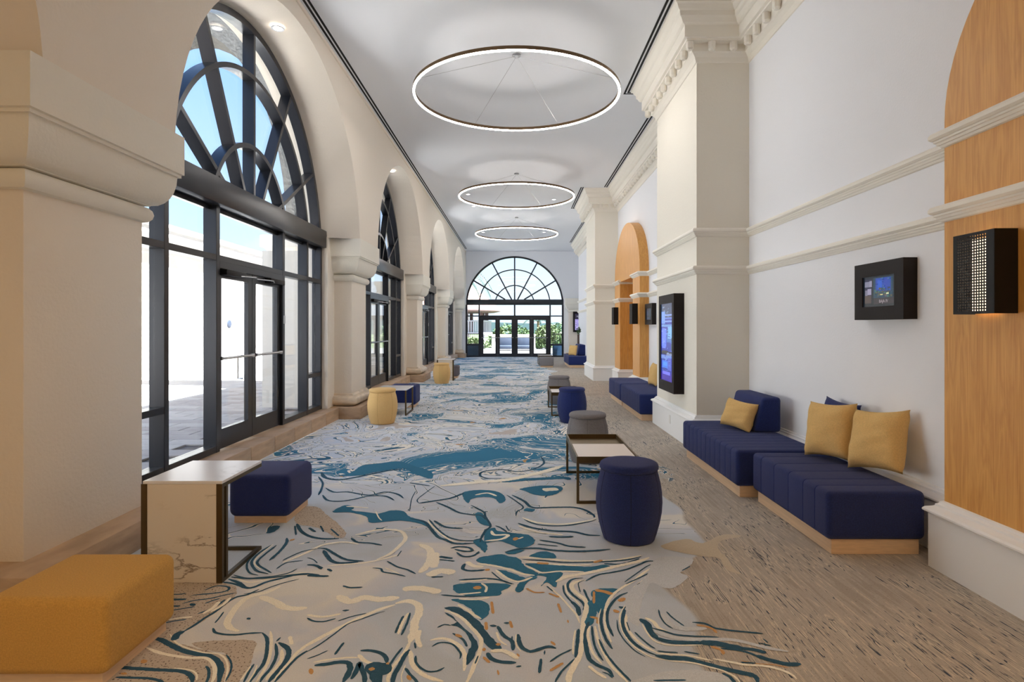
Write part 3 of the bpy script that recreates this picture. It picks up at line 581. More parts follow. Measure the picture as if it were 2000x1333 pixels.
# ---------------------------------------------------------------- windows
def fan(center_z, R, rmid, rin, zb, parent, D=.14, ang=(29, 59), fw=.05):
    bars = [('arch_frame', R)]
    cz = center_z
    def arc(r, t, name):
        lim = math.acos(min(1, (zb-cz)/r)); n = 48; m = MB(); vs = []
        for i in range(n+1):
            th = -lim+2*lim*i/n
            for (rr, x) in ((r-t, 0), (r, 0), (r, -D), (r-t, -D)): vs.append((x, rr*math.sin(th), cz+rr*math.cos(th)))
        fs = []
        for i in range(n):
            for j in range(4): fs.append((i*4+j, i*4+(j+1) % 4, (i+1)*4+(j+1) % 4, (i+1)*4+j))
        m.add(vs, fs).build(name, 'bronze_frame', parent, smooth=True, angle=40)
    arc(R, .08, 'arch_frame'); arc(rmid+.0275, .055, 'arch_muntin'); arc(rin+.0275, .055, 'arch_muntin')
    A = [0]+[s_*math.radians(a) for a in ang for s_ in (1, -1)]
    for a in A:
        r0 = (zb-cz)/math.cos(a)+.0; r1 = R-.06
        m = MB(); s_, c_ = math.sin(a), math.cos(a); h = fw/2
        pts = [(r0*s_-h*c_, cz+r0*c_+h*s_), (r0*s_+h*c_, cz+r0*c_-h*s_), (r1*s_+h*c_, cz+r1*c_-h*s_), (r1*s_-h*c_, cz+r1*c_+h*s_)]
        m.prism_x(pts, -D, -.004); m.build('spoke', 'bronze_frame', parent)
    lims = sorted(A)
    for (ra, rb) in ((0, rin-.02), (rin+.02, rmid-.02), (rmid+.02, R-.07)):
        tm = math.acos(min(1, (zb-cz)/rb)); bs = [-tm]+lims+[tm]
        for i in range(len(bs)-1):
            t0, t1 = bs[i], bs[i+1]; g = fw/2/rb
            if t1-t0 < .08: continue
            n = 8; outer = []; inner = []
            for k in range(n+1):
                t = t0+g+(t1-t0-2*g)*k/n; lo = max(ra, (zb-cz)/math.cos(t) if abs(t) < 1.5 else rb)
                lo = min(lo, rb-.002); outer.append((rb*math.sin(t), cz+rb*math.cos(t))); inner.append((lo*math.sin(t), cz+lo*math.cos(t)))
            MB().prism_x(outer+inner[::-1], -.10, -.088).build('pane', 'glass', parent)
def vbar(y, w_, z0, z1, parent, name='mullion', D=.14, x1=0):
    MB().box(-D, x1, y-w_/2, y+w_/2, z0, z1).build(name, 'bronze_frame', parent, bevel=.003, seg=1)
def hbar(y0, y1, z0, z1, parent, name='transom', D=.13, x1=-.003):
    MB().box(-D, x1, y0, y1, z0, z1).build(name, 'bronze_frame', parent, bevel=.003, seg=1)
def pane(y0, y1, z0, z1, parent, name='pane', x=-.094, m='glass'):
    MB().box(x-.006, x+.006, y0, y1, z0, z1).build(name, m, parent)
S = .19
def left_window():
    w_ = empty('window_1'); struct(w_)
    for y in (-1.81, 1.81): vbar(y, .07, S, 2.79, w_)
    for y in (-.885, .885): vbar(y, .075, S, 2.79, w_)
    for y in (-2.44, 2.44): vbar(y, .08, S, 2.79, w_, 'jamb')
    hbar(-2.4, 2.4, 2.2, 2.265, w_)
    MB().box(-.17, .07, -2.52, 2.52, 2.78, 3.05).build('header_beam', 'bronze_frame', w_, bevel=.006)
    for s_ in (-1, 1):
        a, b = sorted((s_*1.845, s_*2.4)); c, d = sorted((s_*.92, s_*1.775))
        hbar(a, b, .73, .79, w_); hbar(a, b, S, .26, w_, 'bottom_rail'); hbar(c, d, S, .26, w_, 'bottom_rail')
        pane(a, b, .26, .73, w_); pane(a, b, .79, 2.2, w_); pane(a, b, 2.265, 2.78, w_)
        pane(c, d, .26, 2.2, w_); pane(c, d, 2.265, 2.78, w_)
        hbar(a, b, 2.735, 2.78, w_, 'top_rail', D=.12, x1=-.07); hbar(c, d, 2.735, 2.78, w_, 'top_rail', D=.12, x1=-.07)
    pane(-.845, .845, 2.265, 2.78, w_); hbar(-.845, .845, 2.735, 2.78, w_, 'top_rail', D=.12, x1=-.07)
    fan(zc, RW, 1.86, 1.02, 3.05, w_)
    return w_
def leaf(y0, y1, z0, z1, hinge, parent, name='door_leaf', stile=.10, brail=.21, midrail=False, pull=False, trail=.10):
    lf = empty(name, parent=parent)
    m = MB(); X0, X1 = -.085, -.035
    m.box(X0, X1, y0, y0+stile, z0, z1); m.box(X0, X1, y1-stile, y1, z0, z1)
    m.box(X0, X1, y0+stile, y1-stile, z0, z0+brail); m.box(X0, X1, y0+stile, y1-stile, z1-trail, z1)
    if midrail: m.box(X0, X1, y0+stile, y1-stile, z0+.9, z0+.94)
    lf2 = m.build('leaf_frame', 'bronze_frame', lf)
    pane(y0+stile, y1-stile, z0+brail, z1-trail, lf, x=-.06)
    b = MB(); zz = z0+.97
    b.tube([(-.0, y0+.03, zz), (-.0, y1-.03, zz)], .014, 8)
    b.box(-.04, .01, y0+.02, y0+.05, zz-.02, zz+.02); b.box(-.04, .01, y1-.05, y1-.02, zz-.02, zz+.02)
    b.build('push_bar', 'steel', lf, smooth=True)
    if pull:
        yy = y1-stile-.02 if pull > 0 else y0+stile+.02
        MB().tube([(-.09, yy, zz), (-.15, yy, zz), (-.15, yy, zz-.27), (-.09, yy, zz-.27)], .011, 8).build('pull_handle', 'steel', lf, smooth=True)
    return lf
def left_door():
    d = empty('door_1'); struct(d)
    leaf(-.845, -.005, S+.01, 2.13, -1, d, pull=1); leaf(.005, .845, S+.01, 2.13, 1, d, pull=-1)
    MB().box(-.11, -.0, -.846, .846, 2.13, 2.2).build('door_head', 'bronze_frame', d)
    MB().box(-.03, .05, -.8, -.35, 2.06, 2.12).box(-.03, .05, .35, .8, 2.06, 2.12).build('door_closer', 'black_metal', d, bevel=.004)
    MB().tube([(.03, -.5, 2.07), (.12, -.25, 2.075), (.0, -.05, 2.08)], .008, 6).tube([(.03, .5, 2.07), (.12, .25, 2.075), (.0, .05, 2.08)], .008, 6).build('closer_arm', 'steel', d)
    MB().box(-.0, .012, .86, .91, 1.55, 1.66).build('lock_plate', 'steel', d)
    return d
w1 = left_window(); d1 = left_door()
wl = ['tall arched black metal window nearest on the left', 'second arched black metal window on the left', 'third arched black metal window on the left', 'farthest arched black metal window on the left']
for i, yc in enumerate(AC):
    a = w1 if i == 0 else copy_tree(w1); a.location = (XF, yc, 0); a.name = 'window_%d' % (i+1); a['label'] = wl[i]
    b = d1 if i == 0 else copy_tree(d1); b.location = (XF, yc, 0); b.name = 'door_%d' % (i+1)
    b['label'] = wl[i].replace('window', 'glazed double door below the window').replace('tall arched ', '').replace('arched ', '')
# ---------------------------------------------------------------- far wall
fwz = 2.63; fR = 2.49; FX = -.1
mb = MB(); n = 48
def wallseg(x0, x1, z0, z1): mb.box(x0, x1, YF, YF+.3, z0, z1)
wallseg(-3.6, FX-fR, 0, 7); wallseg(FX+fR, 4.2, 0, 7)
for i in range(n):
    t0 = PI*i/n; t1 = PI*(i+1)/n
    x0, z0 = FX-fR*math.cos(t0), fwz+fR*math.sin(t0); x1, z1 = FX-fR*math.cos(t1), fwz+fR*math.sin(t1)
    mb.add([(x0, YF, z0), (x1, YF, z1), (x1, YF, 7), (x0, YF, 7), (x0, YF+.3, z0), (x1, YF+.3, z1), (x1, YF+.3, 7), (x0, YF+.3, 7)],
           [(0, 1, 2, 3), (4, 7, 6, 5), (0, 4, 5, 1)])
struct(mb.build('wall_far', 'plaster_white'), 'pale end wall around the big arched window')
fw_ = empty('window_5', (FX, YF+.08, 0), -PI/2); struct(fw_, 'large half-round window in the end wall')
fan(fwz, fR-.01, 1.80, 1.0, 2.92, fw_, D=.10, ang=(28, 59), fw=.07)
MB().box(-.14, .06, -2.47, 2.47, 2.64, 2.92).build('header_beam', 'bronze_frame', fw_, bevel=.006)
for y in (-2.44, 2.44): vbar(y, .09, 0, 2.64, fw_, 'jamb', D=.1)
for y in (-1.8, 1.8): vbar(y, .07, 0, 2.64, fw_, D=.1)
vbar(0, .08, 2.1, 2.64, fw_, D=.1)
for s_ in (-1, 1):
    a, b = sorted((s_*1.835, s_*2.395))
    hbar(a, b, 2.05, 2.11, fw_); hbar(a, b, .58, .66, fw_); hbar(a, b, 0, .08, fw_, 'bottom_rail')
    pane(a, b, .66, 2.05, fw_); pane(a, b, 2.11, 2.64, fw_); pane(a, b, .08, .58, fw_)
    c, d = sorted((s_*.04, s_*1.765)); pane(c, d, 2.11, 2.64, fw_)
hbar(-1.765, 1.765, 2.05, 2.11, fw_)
fd = empty('door_5', (FX, YF+.08, 0), -PI/2); struct(fd, 'four dark glazed doors in the end wall')
for k, (a, b) in enumerate(((-1.70, -.866), (-.864, -.04), (.04, .864), (.866, 1.70))):
    leaf(a, b, .01, 2.0, 1, fd, stile=.115, brail=.17, trail=.12)
MB().box(-.1, 0, -.04, .04, 0, 2.05).box(-.1, 0, -1.765, -1.70, 0, 2.05).box(-.1, 0, 1.70, 1.765, 0, 2.05).box(-.1, 0, -1.765, 1.765, 2.0, 2.05).build('door_frame', 'bronze_frame', fd)
# pier at the right of the end arch
rp = empty('trim_2', (5.45, 30.3, 0), 0); struct(rp, 'pier with capital right of the end window')
ps = MB(); ps.box(2.62, 3.6, 29.95, 30.35, 0, 2.95); ps.build('pier_shaft', 'plaster_left', rp, loc=(-5.45, -30.3, 0))
cp = MB(); prof = [(0, 2.27), (.05, 2.30), (.05, 2.37), (.03, 2.40), (.09, 2.43), (.14, 2.5), (.16, 2.58), (.17, 2.64), (.19, 2.66), (.19, 2.95), (-.1, 2.95)]
cp.sweep(prof, [(2.62, 30.35), (2.62, 29.95), (3.6, 29.95)], side=-1, close_ends=False); cp.build('capital', 'plaster_cream', rp, loc=(-5.45, -30.3, 0))
MB().box(2.5, 3.6, 29.85, 30.4, 0, .22).build('plinth_block', 'travertine', rp, loc=(-5.45, -30.3, 0), bevel=.01)

# ---------------------------------------------------------------- right wall
PX = 2.65; SX = 2.205
P2 = (12.9, 16.15); OP = (13.66, 15.35); OZ = 2.66; RX = 3.45
rw = empty('wall_right'); struct(rw, 'white plastered right wall with pilasters')
m = MB()
m.box(WR, 3.9, YB, OP[0], 0, 7); m.box(WR, 3.9, OP[1], 27.56, 0, 7); m.box(WR, 3.9, OP[0], OP[1], OZ, 7)
m.box(RX+.04, 3.9, OP[0], OP[1], 0, OZ)
m.build('plaster_wall', 'plaster_white', rw)
MB().box(3.65, 3.9, 27.56, YF, 0, 7).build('recess_wall', 'plaster_white', rw)
PIL = [(7.34, 9.4), (16.84, 18.9)]
for a, b in PIL:
    MB().box(SX, WR+.01, a, b, 0, CEIL).build('pilaster', 'plaster_cream', rw)
struct(MB().box(-3.6, 4.2, YB-.3, YB, 0, CEIL+.3).build('wall_back', 'plaster_left'), 'plain wall behind the viewpoint')
# moulding paths (travel towards +y, room lies on the left)
full = [(WR, YB), (WR, .4), (PX, .4), (PX, 3.71), (WR, 3.71), (WR, 7.34), (SX, 7.34), (SX, 9.4), (WR, 9.4), (WR, 12.9), (PX, 12.9), (PX, OP[0]), (RX, OP[0]), (RX, OP[1]), (PX, OP[1]), (PX, P2[1]),
        (WR, P2[1]), (WR, 16.84), (SX, 16.84), (SX, 18.9), (WR, 18.9), (WR, 27.56), (3.64, 27.56)]
top = [(WR, YB), (WR, 7.34), (SX, 7.34), (SX, 9.4), (WR, 9.4), (WR, 16.84), (SX, 16.84), (SX, 18.9), (WR, 18.9), (WR, 27.56), (3.64, 27.56)]
def rail(z): return [(0, z), (.035, z), (.052, z-.006), (.062, z-.022), (.062, z-.04), (.05, z-.052), (.042, z-.054), (.042, z-.066), (.034, z-.07), (.028, z-.084), (.02, z-.086), (.014, z-.1), (0, z-.105)]
struct(MB().sweep(rail(2.715), full, side=1).build('trim_3', 'trim_cream'), 'upper moulded rail along the right wall')
struct(MB().sweep(rail(2.255), full, side=1).build('trim_4', 'trim_cream'), 'lower moulded rail along the right wall')
bb = [(0, .425), (.016, .42), (.02, .408), (.034, .40), (.036, .388), (.052, .38), (.074, .372), (.084, .36), (.084, .35), (.074, .342), (.062, .338), (.06, .33), (.06, 0), (0, 0)]
struct(MB().sweep(bb, full, side=1, close_ends=False).build('baseboard_right', 'trim_paint'), 'tall white plinth along the right wall')
crown = empty('trim_5'); struct(crown, 'cornice with dentils under the ceiling')
cpf = [(0, 4.74), (.012, 4.745), (.03, 4.80), (.06, 4.835), (.08, 4.85), (.08, 4.94), (.165, 4.945), (.168, 4.965), (.20, 4.97), (.20, 5.11), (.215, 5.115), (.235, 5.13), (.255, 5.17), (.275, 5.19), (.28, 5.24), (.30, 5.26), (.32, 5.30), (.345, 5.315), (.345, 5.351), (0, 5.351)]
MB().sweep(cpf, top, side=1, close_ends=False).build('cornice', 'trim_cream', crown)
dm = MB().lathe([(.028, 0), (.046, .02), (.046, .1)], 8).mesh('dentil', 'trim_cream')
nd = 0
def dent(x, y):
    global nd
    if y < 1.5 or nd >= 295: return
    nd += 1
    o = bpy.data.objects.new('dentil', dm); COL.objects.link(o); o.parent = crown; o.location = (x, y, 4.842)
for (a, b, x) in ((YB, 7.34-.16, WR), (7.34-.12, 9.4+.13, SX), (9.4+.16, 16.84-.16, WR), (16.84-.12, 18.9+.13, SX), (18.9+.16, 27.6, WR)):
    k = max(1, round((b-a)/.262)); 
    for i in range(k+1): dent(x-.118, a+(b-a)*i/k if x == SX else a+.1+(b-a-.2)*i/k)
for a, b in PIL:
    for xx in (SX+.15, SX+.41): dent(xx, a-.118)
    dent(SX+.3, b+.118)
# ceiling slot diffusers
def slot(path, name, label, w_=.11, close=False):
    e = empty(name); tag(e, label, 'air diffuser', 'linear ceiling diffusers')
    z = CEIL
    MB().sweep([(-w_/2, z-.004), (w_/2, z-.004), (w_/2, z+.01), (-w_/2, z+.01), (-w_/2, z-.004)], path).build('slot_frame', 'ceiling_white', e)
    for o_ in (-.027, .027):
        MB().sweep([(o_-.015, z-.007), (o_+.015, z-.007), (o_+.015, z+.01), (o_-.015, z+.01), (o_-.015, z-.007)], path).build('air_slot', 'black_slot', e)
slot([(-2.473, YB+.2), (-2.473, 29.3)], 'ceiling_diffuser', 'long double black air slot along the left wall')
slot([(2.435, YB+.2), (2.435, 6.90)], 'ceiling_diffuser', 'double black air slot by the near right cornice')
slot([(2.20, 6.91), (1.80, 6.91), (1.80, 9.83), (1.98, 9.83)], 'ceiling_diffuser', 'double black air slot wrapping the near pilaster cornice')
slot([(2.435, 9.85), (2.435, 16.40)], 'ceiling_diffuser', 'double black air slot between the two pilasters')
slot([(1.80, 16.42), (1.80, 19.33), (1.98, 19.33)], 'ceiling_diffuser', 'double black air slot beside the far pilaster cornice')
slot([(2.435, 19.35), (2.435, 27.1)], 'ceiling_diffuser', 'double black air slot past the far pilaster')
# arched wood panels
def arch_outline(yc, a, b, z0, zb, n=40):
    return [(yc-a*math.cos(PI*i/n), z0+b*math.sin(PI*i/n)) for i in range(n+1)]
p1 = empty('arched_panel', (PX, 2.05, 0)); tag(p1, 'arched golden oak wall panel at the right edge behind the near wall light', 'wall panel')
MB().prism_x([(-1.66, .42)]+[(y-2.05, z) for y, z in arch_outline(2.05, 1.66, 1.2, 2.77, 0)]+[(1.66, .42)], 0, .199).build('panel_face', 'wood_panel', p1)
p2 = empty('arched_panel', (PX, 14.525, 0)); tag(p2, 'arched golden oak portal with a doorway recess past the first pilaster', 'wall panel')
o_ = 14.525; ol = [(P2[0]-o_, .42)]+[(y-o_, z) for y, z in arch_outline(14.525, 1.625, 1.24, 2.77, 0)]+[(P2[1]-o_, .42), (OP[1]-o_, .42), (OP[1]-o_, OZ), (OP[0]-o_, OZ), (OP[0]-o_, .42)]
MB().prism_x(ol, 0, .199).build('panel_face', 'wood_panel', p2)
MB().box(PX+.2, RX+.04, OP[0], OP[0]+.004, .42, OZ).box(PX+.2, RX+.04, OP[1]-.004, OP[1], .42, OZ).box(PX+.2, RX+.04, OP[0], OP[1], OZ-.004, OZ).build('recess_lining', 'wood_panel', rw)
MB().box(RX, RX+.04, OP[0], OP[1], .42, OZ).build('recess_panel', 'wood_panel', rw)

# ---------------------------------------------------------------- pendants and downlights
RZ = 4.744; RR = 1.43
def ring():
    e = empty('ring_pendant')
    def tor(r0, r1, z0, z1, name, m_):
        n = 96; vs = []; fs = []
        for k in range(n):
            a = 2*PI*k/n
            for r, z in ((r0, z0), (r1, z0), (r1, z1), (r0, z1)): vs.append((r*math.cos(a), r*math.sin(a), z))
        for k in range(n):
            for j in range(4): fs.append((k*4+j, k*4+(j+1) % 4, ((k+1) % n)*4+(j+1) % 4, ((k+1) % n)*4+j))
        MB().add(vs, fs).build(name, m_, e, smooth=True, angle=40)
    tor(RR-.016, RR+.016, .014, .058, 'ring_body', 'ring_bronze'); tor(RR-.013, RR+.013, 0, .0139, 'light_strip', 'glow_warm')
    zt = CEIL-RZ
    MB().lathe([(.05, zt-.03), (.06, zt-.02), (.06, zt)], 20).build('ceiling_mount', 'steel', e)
    for a in (200, 340, 118, 62):
        a = math.radians(a)
        MB().tube([(0, 0, zt-.02), (RR*math.cos(a), RR*math.sin(a), .06)], .0022, 5).build('suspension_wire', 'steel', e)
    return e
r0 = ring()
for i, (y, lb) in enumerate(((8.45, 'nearest'), (14.96, 'middle'), (20.93, 'farthest'))):
    o = r0 if i == 0 else copy_tree(r0); o.location = (0, y, RZ)
    tag(o, lb+' of three thin glowing bronze ring pendants below the ceiling', 'ceiling light', 'ring pendants down the lobby')
def downlight():
    e = empty('downlight'); MB().lathe([(.052, -.004), (.075, -.006), (.078, 0), (.052, 0), (.052, -.004)], 24, cap=False).build('trim_ring', 'ceiling_white', e)
    MB().lathe([(.001, -.003), (.052, -.003)], 24, cap=False).build('lens', 'glow_down', e); return e
dl = downlight()
dls = [(-1.36, 19.0, CEIL, 'left downlight within the middle ring pendant'), (1.12, 18.0, CEIL, 'right downlight within the middle ring pendant'), (-1.40, 17.3, CEIL, 'second left downlight within the middle ring pendant'),
       (-1.35, 24.2, CEIL, 'left downlight within the farthest ring pendant'), (1.11, 24.2, CEIL, 'right downlight within the farthest ring pendant'),
       (-2.86, AC[0], 5.085, 'recessed light at the top of the nearest arch'), (-2.86, AC[1], 5.085, 'recessed light at the top of the second arch')]
for i, (x, y, z, lb) in enumerate(dls):
    o = dl if i == 0 else copy_tree(dl); o.location = (x, y, z-.002); tag(o, lb, 'downlight', 'recessed downlights')
# warm downlights of the room behind the camera
for i, (x, y) in enumerate([(-1.2, -.6), (1.2, -.6), (-1.2, -2.6), (1.2, -2.6)]):
    o = copy_tree(dl); o.location = (x, y, CEIL-.002); tag(o, ('nearer ' if y > -1 else 'farther ')+('left' if x < 0 else 'right')+' recessed downlight behind the viewpoint', 'downlight', 'recessed downlights behind the viewpoint')
    ld = bpy.data.lights.new('downlight_lamp', 'SPOT'); ld.energy = DOWN_W*6; ld.color = (1, .72, .42); ld.spot_size = math.radians(150); ld.spot_blend = 1; ld.shadow_soft_size = .2
    lo = bpy.data.objects.new('downlight_lamp', ld); COL.objects.link(lo); lo.location = (x, y, CEIL-.05)

# ---------------------------------------------------------------- upholstery helpers
def rrect(w_, h, r, n=5):
    pts = []
    for cx, cy, a0 in ((w_-r, h-r, 0), (r, h-r, 90), (r, r, 180), (w_-r, r, 270)):
        for k in range(n+1):
            a = math.radians(a0+90*k/n); pts.append((cx+r*math.cos(a), cy+r*math.sin(a)))
    return pts
def loaf(mb_, x0, x1, y0, y1, z0, z1, r, seams=(), mi=0, rt=None):
    # rounded block whose section lies in x-z, drawn along y with stitched grooves at the seams
    w_, h = x1-x0, z1-z0
    st = []
    for k in range(6): a = PI/2*k/5; st.append((y0+r*(1-math.sin(a)), r*(1-math.cos(a))))
    st = sorted([(y0+r*(1-math.cos(PI/2*k/5)), r*(1-math.sin(PI/2*k/5))) for k in range(6)])
    en = [(y1-(y-y0), d) for y, d in st][::-1]
    mid = []
    for s_ in seams: mid += [(s_-.012, 0), (s_-.004, .0015), (s_, .005), (s_+.004, .0015), (s_+.012, 0)]
    sts = st+mid+en; n = 24; vs = []; fs = []
    for (y, d) in sts:
        rr = max(.002, r-d) if r-d > 0 else .002
        pts = rrect(w_-2*d, h-2*d, max(.002, min(r, r-d*.5)), 5)
        for (px, pz) in pts: vs.append((x0+d+px, y, z0+d+pz))
    k = 24
    for i in range(len(sts)-1):
        for j in range(k): fs.append((i*k+j, (i+1)*k+j, (i+1)*k+(j+1) % k, i*k+(j+1) % k))
    fs.append(tuple(range(k))); fs.append(tuple(range((len(sts)-1)*k, len(sts)*k))[::-1])
    mb_.add(vs, fs, mi); return mb_
def module(name, x0, x1, y0, y1, label, back=None, seams=None, group='navy lounge benches along the right wall', h=.42):
    cx, cy = (x0+x1)/2, (y0+y1)/2
    e = empty(name, (cx, cy, 0)); tag(e, label, 'bench', group)
    sm = [y-cy for y in (seams or [])]
    loaf(MB(), x0-cx, x1-cx, y0-cy, y1-cy, .1, h, .035, sm).build('seat', 'navy_fabric', e, smooth=True, angle=60)
    MB().box(x0-cx+.04, x1-cx-.03, y0-cy+.03, y1-cy-.03, 0, .1).build('plinth_base', 'oak_pale', e, bevel=.002, seg=1)
    if back:
        bx0, bx1, bt, by0, by1, bz = back
        MB().prism_y([(bx0-cx, h), (bx1-cx, h), (bx1-cx, bz), (bt-cx, bz)], by0-cy, by1-cy).build('backrest', 'navy_fabric', e, bevel=.035, seg=4)
    return e
def pillow(name, loc, rot, w_, h, t, m_, label, group=None, seed=0):
    rnd = random.Random(seed); n = 22; vs = []; fs = []
    ph = [rnd.uniform(0, 6) for _ in range(6)]
    for side in (1, -1):
        for i in range(n+1):
            for j in range(n+1):
                u = -1+2*i/n; v = -1+2*j/n
                pin = 1-.10*(1-v*v)*abs(u)**3; pin2 = 1-.10*(1-u*u)*abs(v)**3
                x = u*w_/2*pin; z = v*h/2*pin2
                th = t/2*max(0, (1-u**4))**.6*max(0, (1-v**4))**.6
                th *= 1+.06*math.sin(4*u+3*v+ph[0])+.05*math.sin(7*u-5*v+ph[1])+.03*math.sin(13*v+4*u+ph[2])
                vs.append((x, side*th, z))
    m = n+1
    for s_ in range(2):
        o = s_*m*m
        for i in range(n):
            for j in range(n):
                q = (o+i*m+j, o+(i+1)*m+j, o+(i+1)*m+j+1, o+i*m+j+1); fs.append(q if s_ else q[::-1])
    mb_ = MB().add(vs, fs); me = mb_.mesh(name, m_, smooth=True, angle=80)
    bm = bmesh.new(); bm.from_mesh(me); bmesh.ops.remove_doubles(bm, verts=bm.verts, dist=.0008); bm.to_mesh(me); bm.free()
    o = bpy.data.objects.new(name, me); COL.objects.link(o); o.location = loc; o.rotation_euler = rot
    tag(o, label, 'cushion', group); return o
seamsA = [4.10, 4.27, 4.50, 4.75, 5.0]
module('lounge_bench', 2.04, 2.69, 3.93, 5.19, 'nearest navy channelled bench on a pale oak plinth', seams=seamsA)
module('lounge_bench', 1.93, 2.70, 5.26, 6.97, 'navy channelled bench with a backrest beside the near pilaster', back=(2.44, 2.72, 2.53, 6.15, 6.93, .78), seams=[5.26+.143*k for k in range(1, 12)])
module('lounge_bench', 1.97, 2.65, 9.60, 11.36, 'navy channelled bench just past the pilaster with the tall screen', seams=[9.6+.147*k for k in range(1, 12)], h=.43)
module('lounge_bench', 1.97, 2.62, 11.42, 12.8, 'navy bench beside the arched oak portal', seams=[12.1], h=.43)
module('lounge_bench', 1.93, 2.65, 22.2, 24.5, 'farthest navy bench with a backrest beyond the second pilaster', back=(2.32, 2.62, 2.40, 22.8, 24.3, .84), seams=[23.3], h=.43)
pillow('cushion', (2.36, 6.36, .575), (math.radians(20), math.radians(-4), math.radians(112)), .44, .31, .16, 'pillow_yellow', 'small oblong yellow cushion leaning on the navy backrest', seed=1)
pillow('cushion', (2.73, 5.10, .655), (math.radians(12), math.radians(-3), math.radians(96)), .46, .46, .11, 'navy_fabric', 'navy cushion behind two yellow cushions on the nearest bench', seed=2)
pillow('cushion', (2.565, 4.90, .66), (math.radians(13), math.radians(4), math.radians(112)), .45, .46, .19, 'pillow_yellow', 'left square yellow cushion on the nearest bench', seed=3)
pillow('cushion', (2.665, 4.42, .67), (math.radians(17), math.radians(7), math.radians(107)), .47, .46, .19, 'pillow_yellow', 'right square yellow cushion against the white wall on the nearest bench', seed=4)
pillow('cushion', (2.53, 11.0, .64), (math.radians(12), 0, math.radians(95)), .44, .42, .13, 'pillow_yellow', 'yellow cushion half hidden behind the pilaster with the tall screen', seed=5)
pillow('cushion', (2.14, 22.75, .635), (math.radians(10), 0, math.radians(125)), .45, .40, .14, 'pillow_yellow', 'yellow cushion on the farthest navy bench', seed=6)

def pouf(x0, x1, y0, y1, h, m_, label, base='oak_pale', z0=.05, r=.05):
    cx, cy = (x0+x1)/2, (y0+y1)/2; e = empty('pouf', (cx, cy, 0)); tag(e, label, 'pouf')
    loaf(MB(), x0-cx, x1-cx, y0-cy, y1-cy, z0, h, r).build('upholstery', m_, e, smooth=True, angle=60)
    MB().box(x0-cx+.035, x1-cx-.035, y0-cy+.035, y1-cy-.035, 0, z0+.005).build('plinth_base', base, e)
pouf(-2.22, -1.70, 2.475, 3.0, .375, 'ochre_fabric', 'square ochre pouf in the near left corner', r=.04)
pouf(-2.2, -1.73, 4.56, 5.1, .375, 'navy_boucle', 'square navy pouf behind the near marble side table')
pouf(-2.4, -1.88, 11.17, 11.7, .41, 'navy_fabric', 'square navy pouf behind the near yellow stool and low table')
pouf(-2.2, -1.72, 17.7, 18.2, .365, 'grey_dark_fabric', 'square dark grey pouf behind the far marble side table')
pouf(.87, 1.40, 22.5, 23.0, .385, 'grey_fabric', 'square grey pouf in the distance before the glass doors')

def stool(m_, seam):
    e = empty('drum_stool')
    prof = [(.165, 0), (.18, .006), (.195, .05), (.214, .12), (.229, .2), (.2335, .27), (.230, .34), (.219, .41), (.203, .47), (.198, .49)]
    MB().lathe(prof, 48).build('drum_body', m_, e, smooth=True)
    lid = [(.185, .488), (.200, .494), (.207, .505), (.207, .522), (.201, .536), (.187, .545), (.16, .549), (.02, .551), (.001, .551)]
    MB().lathe(lid, 48).build('lid', m_, e, smooth=True)
    for k in range(6):
        a = math.radians(-97+60*k)
        MB().tube([((r-.0008)*math.cos(a), (r-.0008)*math.sin(a), z) for r, z in prof[1:]], .0022, 5).build('seam', seam, e)
    return e
stools = {}
for (c, sm, x, y, lb) in (('navy_fabric', 'seam_dark', .80, 4.27, 'nearest navy barrel stool in front of the tray table'), ('navy_fabric', 'seam_dark', .877, 9.5, 'farther navy barrel stool beside the second tray table'),
                          ('grey_fabric', 'seam_grey', .796, 6.72, 'light grey barrel stool behind the near tray table'), ('grey_fabric', 'seam_grey', .835, 11.8, 'light grey barrel stool behind the second tray table'),
                          ('yellow_fabric', 'seam_yellow', -2.10, 9.38, 'nearer yellow barrel stool by the left pier'), ('yellow_fabric', 'seam_yellow', -2.01, 16.08, 'farther yellow barrel stool in front of the white side table')):
    if c not in stools: o = stools[c] = stool(c, sm)
    else: o = copy_tree(stools[c])
    o.location = (x, y, 0); tag(o, lb, 'stool', 'barrel stools')

# ---------------------------------------------------------------- tables
def tray_table(w_, d, h=.40, slab=True):
    e = empty('tray_table'); t = .022; x, y = w_/2, d/2
    for sx in (-1, 1):
        for sy in (-1, 1):
            MB().box(sx*x, sx*(x-t), sy*y, sy*(y-t), 0, h-.05).build('leg', 'brass_dark', e, bevel=.002, seg=1)
    MB().box(-x+t, x-t, -y, -y+t, 0, t).build('floor_rail', 'brass_dark', e); MB().box(-x+t, x-t, y-t, y, 0, t).build('floor_rail', 'brass_dark', e)
    m = MB(); m.box(-x, x, -y, -y+.014, h-.055, h); m.box(-x, x, y-.014, y, h-.055, h); m.box(-x, -x+.014, -y+.014, y-.014, h-.055, h); m.box(x-.014, x, -y+.014, y-.014, h-.055, h)
    m.build('tray_rim', 'brass_dark', e)
    MB().box(-x+.014, x-.014, -y+.014, y-.014, h-.055, h-.045).build('tray_floor', 'brass_tray', e)
    if slab: MB().box(-x+.016, x-.016, -y+.016, y*.10, h-.045, h-.006).build('tabletop_slab', 'white_laminate', e, bevel=.003, seg=1)
    return e
tt = tray_table(.525, 1.09); tt.location = (.773, 5.635, 0); tag(tt, 'bronze framed tray table with a white half top behind the nearest navy stool', 'coffee table', 'bronze tray tables')
t2 = copy_tree(tt); t2.location = (.848, 10.68, 0); tag(t2, 'bronze framed tray table behind the farther navy stool', 'coffee table', 'bronze tray tables')
t3 = copy_tree(tt); t3.location = (1.13, 24.1, 0); tag(t3, 'low tray table behind the distant grey pouf', 'coffee table', 'bronze tray tables')
